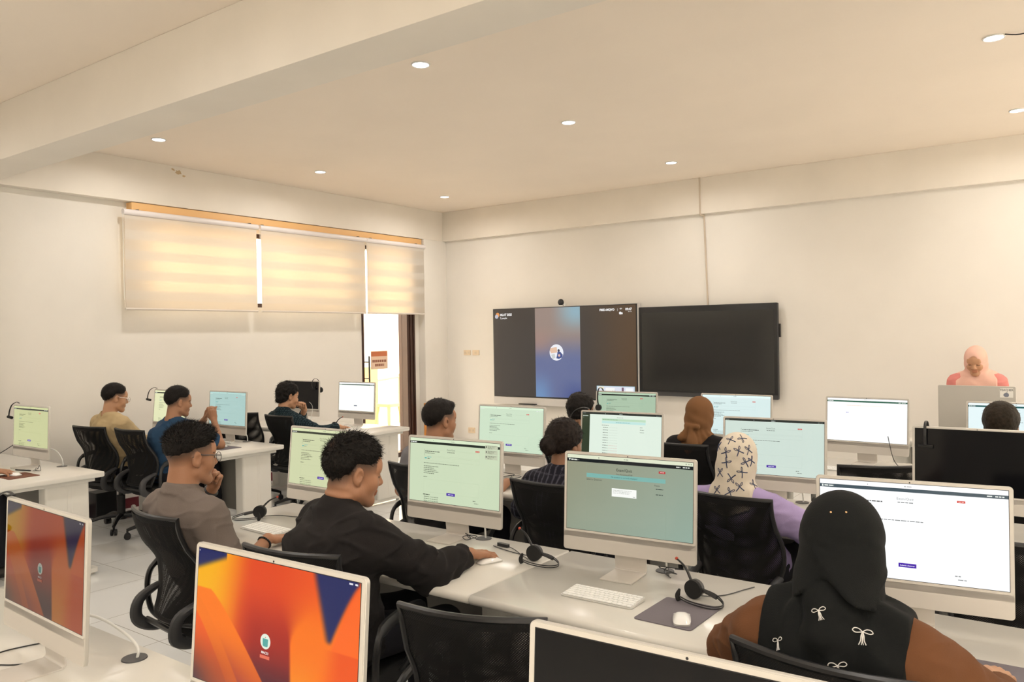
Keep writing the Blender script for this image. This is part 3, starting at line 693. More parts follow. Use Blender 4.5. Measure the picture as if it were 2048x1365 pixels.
imac(-0.448, 2.689, rad(8.0), rad(3), page('submit', (249, 251, 252), (70, 84, 92), gain=1.12, seed=5), 'computer with bright white page in front of the woman in the black headscarf')
imac(-1.377, 4.265, rad(4.5), rad(5), page('dark', (208, 224, 214), seed=7), 'computer with pale page in front of the white printed headscarf woman')
imac(-3.111, 4.242, rad(0.1), rad(4), page('q', (206, 226, 200), (206, 226, 200), seed=8), 'computer with pale green page between the short-haired man and the bun woman')
imac(-2.271, 4.206, rad(2.5), rad(5), page('list', (226, 240, 226), seed=9), 'computer with dark green side strip and list, right of the bun woman')
imac(-3.019, 5.687, rad(1.3), rad(5), page('q', (172, 196, 170), seed=10), 'far computer with dull green page before the striped shirt person')
imac(-2.142, 5.773, rad(1.1), rad(5), page('q', (218, 238, 236), (225, 240, 240), seed=11), 'far computer with pale blue page behind the brown headscarf')
imac(-1.245, 5.848, rad(-3), rad(5), page('blank', (252, 254, 252), (40, 92, 72), gain=1.1, seed=12), 'far computer with almost empty white page and green bar, nobody before it')
imac(-0.42, 4.24, rad(1.0), rad(3), page('off', (10, 10, 10)), 'switched off black computer in the middle row with a headset hung on top')
imac(-0.365, 5.82, rad(0), rad(5), page('q', (226, 242, 244), (40, 92, 92), gain=1.05, seed=13), 'far computer at the right edge behind the dark head of hair')
imac(-6.375, 2.664, rad(1.7), rad(2), page('q', (196, 200, 150), (44, 50, 44), seed=14), 'computer at the left edge with yellow-green page and a headset on its corner')
imac(-7.035, 4.149, rad(0.4), rad(5), page('q', (226, 228, 184), (50, 54, 44), seed=15), 'computer partly hidden behind the head of the blue shirt man')
imac(-6.317, 4.289, rad(1.2), rad(3), page('q', (172, 204, 199), (172, 204, 199), seed=16), 'computer with cyan page right of the blue shirt man')
imac(-7.041, 5.724, rad(3), rad(3), page('off', (10, 10, 10)), 'switched off black computer by the left wall behind the wavy-haired person')
imac(-6.245, 5.79, rad(0.8), rad(3), page('sparse', (248, 252, 244), (70, 90, 80), gain=1.1, seed=17), 'computer with nearly white page left of the glass door')
imac(-2.418, 1.028, rad(-2.4), rad(2.6), wall_paper(0.30), 'foreground computer at the lower left with dim orange wallpaper and reflections')
imac(-1.417, 1.043, rad(1.9), rad(4.5), wall_paper(1.0), 'foreground computer with vivid orange wallpaper and round login picture')
imac(-0.478, 1.06, rad(2.4), rad(4), page('off', (10, 10, 10)), 'nearest computer at the bottom with a black switched off screen')
tc_ = imac(-0.735, 7.42, PI, rad(3), None, 'teacher computer seen from behind with a white label on its back')
# label on the back of the teacher's computer (the computer's local -x is the viewer's right)
b = MB(); b.box(-0.255, -0.165, 0.0118, 0.0124, 0.30, 0.375)
TT = Matrix.Translation((0, 0, 0.068)) @ Matrix.Rotation(-rad(3), 4, 'X')
b.xform(TT); lb = b.build('back_label', mat('label_paper', (0.8, 0.78, 0.74), 0.6), tc_, smooth=False)
b = MB(); vs, fs = text_mesh('TEACHER', 0.0215, 'CENTER', 0.0003); b.add([(-0.210 - v[0], 0.0128, 0.353 + v[1]) for v in vs], fs)
b.xform(TT); b.build('printed_word', M_BLACK, lb, smooth=False)
b = MB()
b.add([(-0.210 - 0.019 * math.cos(a) * (1 - 0.12 * math.cos(a)), 0.0128, 0.323 + 0.0175 * math.sin(a) - 0.003 * abs(math.cos(a))) for a in [2 * PI * i / 24 for i in range(24)]], [tuple(range(24))])
b.add([(-0.210, 0.0128, 0.342), (-0.217, 0.0128, 0.350), (-0.219, 0.0128, 0.344), (-0.213, 0.0128, 0.341)], [(0, 1, 2, 3)])
b.xform(TT); b.build('printed_fruit', mat('print_grey', rgb(120, 125, 140), 0.6), lb, smooth=False)

# ------------------------------------------------------------------ the two wide screens on the front wall
def tv(x0, x1, z0, z1, yf, yb, name, label, fm, lower, disp, top=0.02, side=0.025, frame_top=None):
    t = thing(name, ((x0 + x1) / 2, yb, z0), label, 'screen')
    w = (x1 - x0) / 2; h = z1 - z0; d = yf - yb
    b = MB(); b.rbox(-w, w, d, -0.05, 0, h, r=0.012, axis=1); b.build('casing', fm, t)
    b = MB(); b.box(-w * 0.4, w * 0.4, -0.05, 0, h * 0.3, h * 0.7); b.build('wall_mount', M_DARK, t, smooth=False)
    b = MB(); b.box(-w + 0.008, w - 0.008, d - 0.004, d + 0.001, lower, h - (frame_top if frame_top is not None else 0.008)); b.build('front_frame', M_BLACK, t, bevel=0.001)
    db = disp.b; db.v = [(p[0], p[1] + d - 0.005, p[2] + lower + side + disp.h / 2) for p in db.v]; db.build('display', M_TVD, t, smooth=False, cols=True)
    return t
def vc(u, v):
    # video call: dark sides, blurred picture column in the middle
    if u < 0.315 or u > 0.635:
        c = (62, 57, 54); return mixc(c, (84, 64, 46), sm(0.6, 1.0, u))
    c = mixc((150, 132, 124), (100, 110, 150), sm(0.25, 0.6, v)); k = (u - 0.315) / 0.32
    c = mixc(c, (140, 172, 186), (1 - sm(0.05, 0.35, v)) * sm(0.3, 0.9, k)); c = mixc(c, (168, 132, 118), 0.6 * (1 - sm(0.0, 0.22, abs(v - 0.38))) * (1 - sm(0.1, 0.6, k)))
    c = mixc(c, (112, 156, 200), 0.7 * sm(0.65, 1.0, v) * (1 - sm(0.1, 0.5, k))); c = mixc(c, (66, 80, 136), 0.7 * sm(0.75, 1.0, v) * sm(0.4, 0.9, k)); return c
TW, TH_ = 2.20, 1.19
d = Disp(TW, TH_, (60, 56, 53)); d.field(lambda u, v: vc(u, v), 4, 30, 0, 0, 0.3149, 1); d.field(lambda u, v: vc(min(max(u, 0.3151), 0.6349), v), 24, 40, 0.315, 0, 0.635, 1); d.field(lambda u, v: vc(u, v), 12, 10, 0.6351, 0, 1, 1)
d.disc(0.030, 0.062, 0.014, (228, 150, 80)); d.disc(0.022, 0.082, 0.013, (190, 190, 205))
d.text(0.05, 0.062, 'MLAT 2025', 0.025, (240, 240, 240), bold=0.002); d.text(0.05, 0.100, '2 people', 0.020, (225, 225, 225), bold=0.0012)
d.text(0.865, 0.045, 'FBED-MQVO', 0.023, (240, 240, 240), 'RIGHT', 0.002); d.text(0.882, 0.045, '|', 0.023, (240, 240, 240)); d.text(0.975, 0.045, '09:47', 0.024, (240, 240, 240), 'RIGHT', 0.002)
for k in range(3): d.disc(0.906, 0.055, 0.012 - 0.0035 * k, (240, 240, 240) if k % 2 == 0 else (66, 60, 56), 12, 0.12, 0.38 * 12 / 11)
d.disc(0.902, 0.085, 0.008, (240, 240, 240)); d.disc(0.912, 0.088, 0.006, (240, 240, 240))
for k in range(3): d.disc(0.955 + 0.008 * k, 0.072, 0.0022, (235, 235, 235))
# round picture: pale room with a seated figure in dark blue
d.disc(0.468, 0.50, 0.049, (236, 238, 246), 36)
d.poly([(0.425, 0.45), (0.47, 0.44), (0.475, 0.50), (0.43, 0.51), (0.421, 0.48)], (226, 190, 165)); d.poly([(0.43, 0.525), (0.455, 0.515), (0.46, 0.56), (0.44, 0.575)], (200, 205, 205))
d.disc(0.484, 0.478, 0.008, (60, 54, 70), 14); d.poly([(0.476, 0.492), (0.494, 0.490), (0.513, 0.525), (0.508, 0.555), (0.485, 0.572), (0.466, 0.565), (0.472, 0.53)], (64, 82, 140)); d.disc(0.487, 0.533, 0.008, (230, 190, 175), 10)
# self view thumbnail
d.rect(0.742, 0.855, 0.988, 0.998, (150, 190, 200)); d.rect(0.745, 0.860, 0.985, 0.93, (222, 226, 238)); d.rect(0.80, 0.875, 0.86, 0.92, (246, 246, 244)); d.rect(0.93, 0.875, 0.975, 0.91, (244, 248, 250)); d.rect(0.905, 0.868, 0.918, 0.925, (120, 90, 110)); d.rect(0.755, 0.865, 0.79, 0.885, (236, 230, 200))
rd = random.Random(9)
d.rect(0.745, 0.93, 0.985, 0.995, (168, 184, 205))
for k in range(46):
    u = rd.uniform(0.75, 0.98); v = rd.uniform(0.925, 0.99); s_ = rd.uniform(0.003, 0.009); d.rect(u, v - s_ * 1.6, u + s_, v + s_, rd.choice([(40, 44, 70), (60, 64, 90), (220, 226, 236), (190, 196, 210), (150, 60, 80), (30, 34, 50)])); d.n -= 1
d.rect(0.845, 0.905, 0.85, 0.95, (50, 44, 60)); d.rect(0.858, 0.905, 0.864, 0.95, (170, 60, 80))
t1 = tv(-6.735, -4.49, 0.72, 2.045, 8.84, YF, 'video_call_screen', 'wide wall screen with silver edge showing a video call', mat('tv_silver', (0.6, 0.58, 0.56), 0.35), 0.10, d, side=0.018)
b = MB(); b.box(-0.67, -0.40, -0.12 - 0.05, -0.12, 0.005, 0.02); b.build('pen_tray', M_BLACK, t1, bevel=0.003)
b = MB(); b.box(-0.62, -0.45, -0.12 - 0.03, -0.10, -0.06, 0.004); b.build('sensor_box', mat('tv_silver'), t1, bevel=0.003)
wc = thing('webcam', (-5.62, 8.87, 2.045), 'round black webcam on top of the video call screen', 'webcam')
b = MB(); b.ell((0, -0.01, 0.05), (0.042, 0.035, 0.045)); b.build('camera_head', M_BLACK, wc)
b = MB(); b.cyl((0, -0.05, 0.052), (0, -0.035, 0.052), 0.018); b.build('lens', M_DARK, wc)
b = MB(); b.rbox(-0.03, 0.03, -0.03, 0.02, 0, 0.012, r=0.01); b.box(0.055, 0.075, -0.02, 0.0, 0.0, 0.03); b.build('clip', M_WHITE, wc)
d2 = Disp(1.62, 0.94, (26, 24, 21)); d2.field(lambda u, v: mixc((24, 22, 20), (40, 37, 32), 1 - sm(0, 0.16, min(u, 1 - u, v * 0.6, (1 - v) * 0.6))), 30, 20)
t2 = tv(-4.49, -2.785, 0.905, 1.99, 8.87, YF, 'wall_screen', 'wide dark grey framed wall screen, switched off, right of the video call', M_DARK, 0.05, d2, side=0.022)
b = MB(); b.box(0.853, 0.868, -0.06, -0.02, 0.70, 0.85); b.build('side_port_cover', M_BLACK, t2, bevel=0.002)
b = MB(); b.box(0.05, 0.30, -0.11, -0.09, -0.025, 0.0); b.build('bottom_speaker', M_BLACK, t2, bevel=0.003)
b = MB(); b.rbox(-7.66, -7.64, 8.40, 8.52, 0, 0.72, r=0.006, axis=0); tag(b.build('wooden_board', mat('orange_wood', rgb(200, 130, 60), 0.5)), 'narrow orange-brown wooden board standing by the door jamb', 'board')
# conduit, switches and socket on the front wall
M_PLATE = mat('cream_plate', rgb(226, 205, 176), 0.35)
b = MB(); b.tube([(-3.68, BY - 0.006, ZC), (-3.68, BY - 0.006, BZ - 0.01)], 0.010, 10); b.tube([(-3.66, YF - 0.012, BZ), (-3.62, YF - 0.012, 1.8)], 0.010, 10); b.tube([(-3.68, BY - 0.006, BZ - 0.01), (-3.66, YF - 0.012, BZ - 0.02)], 0.010, 10)
tag(b.build('cable_conduit', mat('conduit_paint', rgb(196, 182, 165), 0.4)), 'thin vertical cable conduit on the front wall above the dark screen', 'conduit')
def plate(x, z, w, h, name, label, n, cat='switch'):
    t = thing(name, (x, YF, z), label, cat); b = MB(); b.rbox(-w / 2, w / 2, -0.012, 0, 0, h, r=0.008, axis=1); b.build('cover_plate', M_PLATE, t)
    for k in range(n):
        b = MB(); cx = (k - (n - 1) / 2) * w / n; b.rbox(cx - 0.018, cx + 0.018, -0.016, -0.011, h * 0.3, h * 0.7, r=0.005, axis=1); b.build('rocker' if cat == 'switch' else 'outlet', mat('plate_detail', rgb(214, 196, 170), 0.4), t)
plate(-7.30, 1.39, 0.12, 0.075, 'light_switch', 'cream wall switch plate nearer the corner of the room', 2); plate(-7.14, 1.39, 0.12, 0.075, 'light_switch', 'cream wall switch plate nearer the video call screen', 1)
plate(-7.24, 0.26, 0.12, 0.08, 'wall_socket', 'cream double wall socket low on the front wall', 2, 'socket')

# ------------------------------------------------------------------ office chairs
def half_w(v): return 0.175 + 0.040 * sm(0, 0.40, v) - 0.010 * sm(0.5, 0.9, v) + 0.006 * sm(0.9, 1, v)
def back_pt(u, v):     # u -1..1 across, v 0..1 up
    z = 0.475 + 0.465 * v
    y = -0.265 + 0.040 * math.sin(min(v / 0.7, 1) * PI) ** 1.0 * (1 if v < 0.7 else 0) - 0.075 * sm(0.45, 1.0, v)
    return Vector((half_w(v) * u, y + 0.045 * u * u, z - 0.012 * (1 - u * u) * (v > 0.98) * 0))
def chair_parts(t, dz):
    D = Vector((0, 0, dz))
    # mesh back: two thin layers of woven fabric
    b = MB(); uv = []; NU, NV = 20, 22
    for layer, off in ((0, 0.0), (1, -0.016)):
        vs = []
        for i in range(NU + 1):
            for j in range(NV + 1):
                u = -1 + 2 * i / NU; v = j / NV; p = back_pt(u * 0.985, v * 0.985 + 0.005) + D; k = (1 - u ** 4)
                p.y += off * k + (0.006 if layer == 0 else 0); vs.append(p); sc = 1.0 if layer == 0 else 1.045
                ang = 0.0 if layer == 0 else 0.03
                uu, vv = p.x * sc, p.z * sc; uv.append((uu * math.cos(ang) + vv * math.sin(ang), vv * math.cos(ang) - uu * math.sin(ang)))
        b.add(vs, [(i * (NV + 1) + j, (i + 1) * (NV + 1) + j, (i + 1) * (NV + 1) + j + 1, i * (NV + 1) + j + 1) for i in range(NU) for j in range(NV)])
    b.uv = uv; b.build('backrest', M_MESH, t)
    # frame round the back, broad at the top
    b = MB(); path = [back_pt(-1, v / 14) + D for v in range(15)] + [back_pt(-1 + 2 * k / 8, 1) + D for k in range(1, 8)] + [back_pt(1, 1 - v / 14) + D for v in range(15)] + [back_pt(1 - 2 * k / 6, 0) + D for k in range(1, 6)]
    b.tube(path, 0.0105, 8, closed=True)
    def band(i, j):
        u = -1 + 2 * i; p = back_pt(u, 0.93 + 0.07 * j) + D; p.y += 0.004 - 0.006 * (1 - abs(u)); return p
    b.grid(band, 16, 4); b.build('back_frame', M_BLACK, t)
    # lower lumbar brackets curving down and forward to the seat
    for s in (-1, 1):
        b = MB(); b.tube(spline([back_pt(s * 1.0, 0.22) + D + Vector((0, -0.004, 0)), Vector((s * 0.19, -0.285, 0.53)) + D, Vector((s * 0.185, -0.30, 0.45)) + D, Vector((s * 0.17, -0.235, 0.405)) + D, Vector((s * 0.15, -0.14, 0.40)) + D], 6), [(0.012 + 0.016 * math.sin(PI * i / 24), 0.020) for i in range(25)], 10); b.build('back_bracket', M_DARK, t)
    b = MB(); b.tube([Vector((-0.17, -0.262, 0.44)) + D, Vector((0.17, -0.262, 0.44)) + D], 0.013, 8); b.build('cross_bar', M_BLACK, t)
    # seat
    b = MB()
    def seat(i, j):
        a = 2 * PI * i; r = j; ex = 0.245 * r; ey = 0.235 * r; c, s = math.cos(a), math.sin(a); q = 0.55
        x = ex * math.copysign(abs(c) ** q, c); y = ey * math.copysign(abs(s) ** q, s)
        return Vector((x, y - 0.0, 0.455 - 0.012 * (1 - r * r) - (0.03 if r > 0.93 else 0) - 0.03 * sm(0.6, 1.0, y / 0.235))) + D
    b.grid(seat, 32, 8)
    b.grid(lambda i, j: Vector((seat(i, 1).x * (1 - 0.12 * j), seat(i, 1).y * (1 - 0.12 * j), seat(i, 1).z - 0.045 * j)), 32, 2); b.rbox(-0.2, 0.2, -0.19, 0.19, 0.385 + dz, 0.405 + dz, r=0.06)
    b.build('seat', M_FABRIC, t)
    # arm loops
    for s in (-1, 1):
        b = MB(); p = spline([Vector((s * 0.20, -0.17, 0.40)), Vector((s * 0.275, -0.20, 0.45)), Vector((s * 0.29, -0.205, 0.58)), Vector((s * 0.285, -0.16, 0.655)), Vector((s * 0.28, -0.02, 0.675)), Vector((s * 0.275, 0.11, 0.66)), Vector((s * 0.27, 0.125, 0.60)), Vector((s * 0.262, 0.06, 0.50)), Vector((s * 0.21, 0.02, 0.405))], 5)
        b.tube([q + D for q in p], [(0.012, 0.022 if 14 < i < 27 else 0.014) for i in range(len(p))], 8); b.build('armrest', M_BLACK, t)
    b = MB(); b.cyl((0, 0, 0.36 + dz), (0, 0, 0.41 + dz), 0.06); b.rbox(-0.09, 0.09, -0.12, 0.10, 0.375 + dz, 0.40 + dz, r=0.02); b.tube([(0.05, 0, 0.38 + dz), (0.22, 0.02, 0.37 + dz)], 0.006, 6); b.build('mechanism', M_DARK, t)
    b = MB(); b.cyl((0, 0, 0.12), (0, 0, 0.30), 0.034); b.cyl((0, 0, 0.28), (0, 0, 0.37 + dz), 0.02); b.build('gas_lift', M_BLACK, t)
    b = MB(); b.cyl((0, 0, 0.085), (0, 0, 0.14), 0.045)
    for k in range(5):
        a = 2 * PI * k / 5 + 0.4; c, s = math.cos(a), math.sin(a)
        b.tube(spline([(0.03 * c, 0.03 * s, 0.12), (0.16 * c, 0.16 * s, 0.115), (0.29 * c, 0.29 * s, 0.078)], 4), [(0.022 - 0.0012 * i, 0.028 - 0.0018 * i) for i in range(9)], 8, flat=(0, 0, 1))
    b.build('star_base', M_BLACK, t)
    for k in range(5):
        a = 2 * PI * k / 5 + 0.4; c, s = math.cos(a), math.sin(a); b = MB(); q = Vector((0.285 * c, 0.285 * s, 0.027)); n = Vector((-s, c, 0))
        b.cyl(q - n * 0.024, q - n * 0.008, 0.027, n=16); b.cyl(q + n * 0.008, q + n * 0.024, 0.027, n=16); b.cyl(q - n * 0.01, q + n * 0.01, 0.012, n=8); b.tube([q + Vector((0, 0, 0.005)), q + Vector((0, 0, 0.05))], 0.009, 8); b.build('caster', M_BLACK, t)
protos = {}
def chair(x, y, rz, dz, label):
    t = thing('office_chair', (x, y, 0), label, 'chair', 'black mesh office chairs', rz=rad(rz)); key = round(dz, 3)
    if key not in protos: chair_parts(t, dz); protos[key] = t
    else:
        for ch in protos[key].children: c = ch.copy(); COL.objects.link(c); c.parent = t
    return t
chair(-7.02, 3.68, 9, 0.0, 'black mesh chair the man in the tan shirt sits on')
chair(-6.43, 3.74, 2, 0.0, 'black mesh chair the blue shirt man sits on')
chair(-6.22, 5.09, -2, 0.0, 'black mesh chair the wavy-haired person sits on')
chair(-6.98, 5.02, 30, 0.0, 'empty black mesh chair behind the cyan screen computer')
chair(-3.20, 2.13, -6, 0.0, 'black mesh chair of the man with glasses in the grey shirt')
chair(-2.30, 2.06, 10, 0.0, 'black mesh chair behind the man in the black jacket')
chair(-1.42, 1.92, 16, 0.0, 'empty black mesh chair in the foreground between two computers')
chair(-0.46, 2.12, -5, 0.0, 'black mesh chair of the woman in the black headscarf')
chair(-3.12, 3.64, 0, 0.0, 'black mesh chair of the short-haired man in the middle row')
chair(-2.17, 3.56, -2, 0.0, 'black mesh chair of the woman with the hair bun')
chair(-1.29, 3.74, -6, 0.0, 'black mesh chair of the woman in the lilac top and white headscarf')
chair(-0.22, 3.50, 4, 0.0, 'empty black mesh chair at the right edge behind the bright white screen')
chair(-3.05, 5.14, 0, 0.0, 'black mesh chair of the person in the green striped shirt')
chair(-2.20, 5.17, 0, 0.0, 'black mesh chair of the woman in the brown headscarf')
chair(-1.08, 5.05, 25, -0.03, 'empty black mesh chair by the white mouse in the far row')
chair(-0.38, 5.15, 0, 0.0, 'black mesh chair of the dark-haired person at the far right')
chair(-6.45, 2.06, 0, 0.0, 'black mesh chair beyond the left edge of the picture')

# ------------------------------------------------------------------ keyboards, mice, pads, headsets, cables
kb_first = None
def keyboard(x, y, rz, label):
    global kb_first
    t = thing('keyboard', (x, y, 0.75), label, 'keyboard', 'white slim keyboards', rz=rad(rz))
    if kb_first is not None:
        for ch in kb_first.children: c = ch.copy(); COL.objects.link(c); c.parent = t
        return
    b = MB(); o = rr(0.279, 0.115, 0.010, 4); k = len(o); vs = []
    for zz in (0.001, None):
        for p, q in o: vs.append((p, q, 0.001 if zz else 0.0045 + 0.0065 * (q + 0.0575) / 0.115))
    b.add(vs, [tuple(range(k))[::-1], tuple(range(k, 2 * k))] + [(i, (i + 1) % k, k + (i + 1) % k, k + i) for i in range(k)]); b.build('keyboard_base', M_KEYB, t)
    b = MB(); rows = [[1.2] + [1] * 12 + [1.2], [1] * 13 + [1.5], [1.5] + [1] * 12 + [1], [1.75] + [1] * 11 + [1.75], [2.3] + [1] * 10 + [2.2], [1, 1, 1, 1.25, 5.2, 1.25, 1, 1, 1, 1]]
    tot = 14.5
    for r, row in enumerate(rows):
        s_ = sum(row); x_ = -0.1345; unit = 0.269 / s_; y1 = 0.0525 - r * 0.0176; y0 = y1 - (0.0155)
        for w in row:
            b.rbox(x_ + 0.0009, x_ + w * unit - 0.0009, y0, y1, 0.006, 0.0062 + 0.0065 * ((y0 + y1) / 2 + 0.0575) / 0.115 + 0.0015, r=0.0016, n=2); x_ += w * unit
    kk = b.build('keys', M_KEY, t, smooth=False); kb_first = t
keyboard(-1.385, 2.425, 1, 'white slim keyboard in front of the exam page computer')
keyboard(-3.23, 2.40, -3, 'white slim keyboard between the grey shirt man and the black jacket man')
keyboard(-1.37, 5.50, 0, 'white slim keyboard below the blank page computer in the far row')
keyboard(-6.30, 4.03, 0, 'white slim keyboard before the cyan screen computer')
keyboard(-3.08, 3.98, 0, 'white slim keyboard before the short-haired man in the middle row')
keyboard(-0.50, 2.38, 4, 'white slim keyboard hidden before the woman in the black headscarf')
def pad(x, y, w, h, rz, m, label):
    t = thing('mouse_pad', (x, y, 0.75), label, 'mouse pad', None, rz=rad(rz)); b = MB(); b.rbox(-w / 2, w / 2, -h / 2, h / 2, 0.0002, 0.0032, r=0.012, n=5); b.build('mat', m, t)
pad(-1.10, 2.425, 0.20, 0.25, -1, M_PAD, 'grey mouse pad beside the free white keyboard')
pad(-0.20, 2.42, 0.20, 0.24, 2, M_PAD, 'grey mouse pad under the hand of the black headscarf woman')
pad(-1.10, 5.49, 0.22, 0.20, 0, M_PAD, 'grey mouse pad below the blank page computer in the far row')
pad(-5.96, 4.02, 0.22, 0.20, 0, M_PAD, 'grey mouse pad on the desk of the cyan screen')
pad(-6.02, 2.43, 0.24, 0.20, 0, M_PADB, 'brown mouse pad at the left edge of the picture')
pad(-2.86, 2.40, 0.20, 0.2, 0, M_PAD, 'grey mouse pad by the beaded wrist of the grey shirt man')
ms_first = None
def mouse(x, y, rz, label, z=0.7532):
    global ms_first
    t = thing('computer_mouse', (x, y, z), label, 'mouse', 'white low computer mice', rz=rad(rz))
    if ms_first is not None:
        for ch in ms_first.children: c = ch.copy(); COL.objects.link(c); c.parent = t
        return
    b = MB()
    def top(i, j):
        a = 2 * PI * i; r = j; c, s = math.cos(a), math.sin(a); q = 0.62; x = 0.0285 * r * math.copysign(abs(c) ** q, c); y = 0.0565 * r * math.copysign(abs(s) ** q, s)
        return Vector((x, y, 0.006 + 0.016 * (1 - r ** 3) * (1 - 0.35 * (y / 0.0565) ** 2)))
    b.grid(top, 40, 12); b.build('shell', mat('mouse_white', (0.88, 0.88, 0.87), 0.12, coat=0.4), t)
    b = MB(); b.rbox(-0.0265, 0.0265, -0.054, 0.054, 0.0, 0.0062, r=0.014, n=5); b.build('base', M_KEYB, t); ms_first = t
mouse(-1.06, 2.365, 24, 'white mouse lying on the grey pad beside the free keyboard')
mouse(-1.135, 5.51, -60, 'white mouse on the grey pad in the far row')
mouse(-6.02, 4.03, -50, 'white mouse on the desk of the cyan screen')
mouse(-6.05, 2.42, -70, 'white mouse under the hand at the left edge')
mouse(-1.985, 2.555, -20, 'white mouse under the hand of the black jacket man', 0.75)
mouse(-0.20, 2.40, 0, 'white mouse under the hand of the black headscarf woman')
mouse(-5.985, 5.44, -10, 'white mouse under the hand of the wavy-haired person', 0.75)
mouse(-2.87, 2.38, 0, 'white mouse under the hand of the grey shirt man')

def headset(x, y, rz, mir, label, mic_up=0.075, cable=None):
    t = thing('headset', (x, y, 0.75), label, 'headset', 'black call headsets with boom microphone', rz=rad(rz)); s = mir
    # ear cup standing on edge, headband looping round on the desk
    b = MB(); b.cyl((0, -0.008, 0.034), (0, 0.012, 0.034), 0.031, n=28); b.build('ear_cup', M_DARK, t)
    b = MB(); b.cyl((0, -0.018, 0.034), (0, -0.006, 0.034), 0.032, 0.033, n=28); b.build('ear_cushion', M_SOFT, t)
    for k, off in enumerate((0.0, 0.007)):
        b = MB(); b.tube(spline([(s * 0.022, 0.002, 0.034 + off * 0.6), (s * 0.075, 0.004, 0.022 + off), (s * 0.118, -0.018, 0.010 + off), (s * 0.128, -0.05, 0.006 + off), (s * 0.095, -0.078, 0.006 + off), (s * 0.03, -0.085, 0.010 + off), (s * -0.018, -0.072, 0.014 + off)], 6), (0.0022, 0.0022) and 0.0024, 6)
        b.build('headband', M_BLACK, t)
    b = MB(); b.tube(spline([(s * 0.02, 0.002, 0.034), (s * 0.05, 0.003, 0.028), (s * 0.085, -0.002, 0.020)], 4), 0.0075, 8); b.build('slider', M_BLACK, t)
    b = MB(); b.tube(spline([(s * -0.020, -0.072, 0.004), (s * -0.026, -0.070, 0.022), (s * -0.020, -0.066, 0.044)], 5), [0.006, 0.0075, 0.0085, 0.009, 0.0092, 0.009, 0.0085, 0.0075, 0.006, 0.005, 0.004][:11], 8); b.build('temple_pad', M_SOFT, t)
    p = spline([(s * -0.012, 0.0, 0.055), (s * -0.045, 0.012, 0.055 + mic_up * 0.55), (s * -0.085, 0.02, 0.055 + mic_up * 0.85)], 6)
    b = MB(); b.tube(p, [0.0055 - 0.0002 * i for i in range(len(p))], 8); mb_ = b.build('mic_boom', M_BLACK, t)
    b = MB(); e = p[-1]; b.ell(e, (0.006, 0.006, 0.006), 10, 6); b.build('mic_tip', M_RED, mb_)
    if cable:
        b = MB(); b.tube(spline([(0, 0.012, 0.006)] + cable, 6), 0.0019, 6); b.build('cable', M_BLACK, t)
    return t
headset(-1.115, 2.60, -8, 1, 'black headset by the grey mouse pad beside the free keyboard', 0.075, [(0.04, 0.05, 0.003), (0.07, 0.10, 0.003), (0.09, 0.19, 0.003), (0.10, 0.24, 0.002)])
headset(-1.84, 2.675, 4, 1, 'black headset right of the black jacket man hand on the desk seam', 0.075, [(-0.04, 0.04, 0.003), (-0.12, 0.05, 0.003), (-0.22, 0.08, 0.003), (-0.27, 0.10, 0.004)])
headset(-3.47, 2.545, 30, -1, 'black headset between the grey shirt man elbow and the white keyboard', 0.06, [(0.08, 0.05, 0.003), (0.20, 0.02, 0.003), (0.36, 0.03, 0.003)])
headset(-6.22, 5.48, 10, -1, 'black headset on the desk before the wavy-haired person', 0.075)
headset(-6.28, 3.98, 10, 1, 'black headset on the desk below the cyan screen', 0.02)
def hung_headset(cx, cy, yaw, dx, label, front, cup=True, down=0.09, top=1.207):
    """headset hooked over the top edge of a computer; dx along the screen"""
    t = thing('headset', (cx + dx * math.cos(yaw), cy + dx * math.sin(yaw) + 0.03, top + 0.004), label, 'headset', 'headsets hooked over screens', rz=yaw)
    b = MB(); p = spline([(0, -0.030, -down), (0, -0.046, -down * 0.5), (0, -0.030, 0.004), (0, 0.012, 0.018), (0, 0.055, -0.01), (0.0, 0.075, -0.09)], 7); b.tube(p, (0.006, 0.0025) if False else [(0.0022, 0.0065)] * len(p), 8, flat=(0, 1, 0)); b.build('headband', M_BLACK, t)
    if cup: b = MB(); b.cyl((0, -0.040, -down - 0.012), (0, -0.022, -down - 0.012), 0.026, n=24); b.build('ear_cup', M_BLACK, t)
    else: b = MB(); b.tube([(-0.032, -0.030, -down), (0.032, -0.030, -down)], 0.009, 10); b.build('temple_pad', M_SOFT, t)
    b = MB(); b.cyl((0, 0.066, -0.11), (0, 0.088, -0.11), 0.03, n=24); b.build('ear_cushion', M_SOFT, t)
hung_headset(-3.019, 5.687, rad(1.3), -0.235, 'headset hooked over the dull green far screen with ear cup in front', True, True, 0.13)
hung_headset(-0.42, 4.24, rad(1), -0.215, 'headset hooked over the black screen in the middle row', True, False, 0.10)
hung_headset(-7.041, 5.724, rad(3), 0.19, 'headset hooked over the black screen by the left wall', True, False, 0.09)
def side_headset(cx, cy, label, r=0.06, top=1.207):
    # band bowing out sideways from the top left corner
    t = thing('headset', (cx - 0.262, cy + 0.02, top), label, 'headset', 'headsets on screen corners')
    b = MB(); p = spline([(0.05, 0, 0.008), (0.0, 0.0, 0.014), (-0.055, -0.01, -0.01), (-0.085, -0.015, -0.055), (-0.088, -0.02, -0.095)], 7); b.tube(p, [(0.0025, 0.006)] * len(p), 8); b.build('headband', M_BLACK, t)
    b = MB(); b.tube([(-0.10, -0.02, -0.10), (-0.035, -0.02, -0.105)], 0.011, 10); b.build('temple_pad', M_SOFT, t)
side_headset(-6.375, 2.664, 'headset hanging off the corner of the yellow-green screen at the left'); side_headset(-7.035, 4.149, 'headset hanging off the screen behind the blue shirt man'); side_headset(-2.271, 4.206, 'headset hanging off the corner of the list page screen')
side_headset(-2.425, 1.035, 'headset hanging off the corner of the dim orange screen at the left edge')

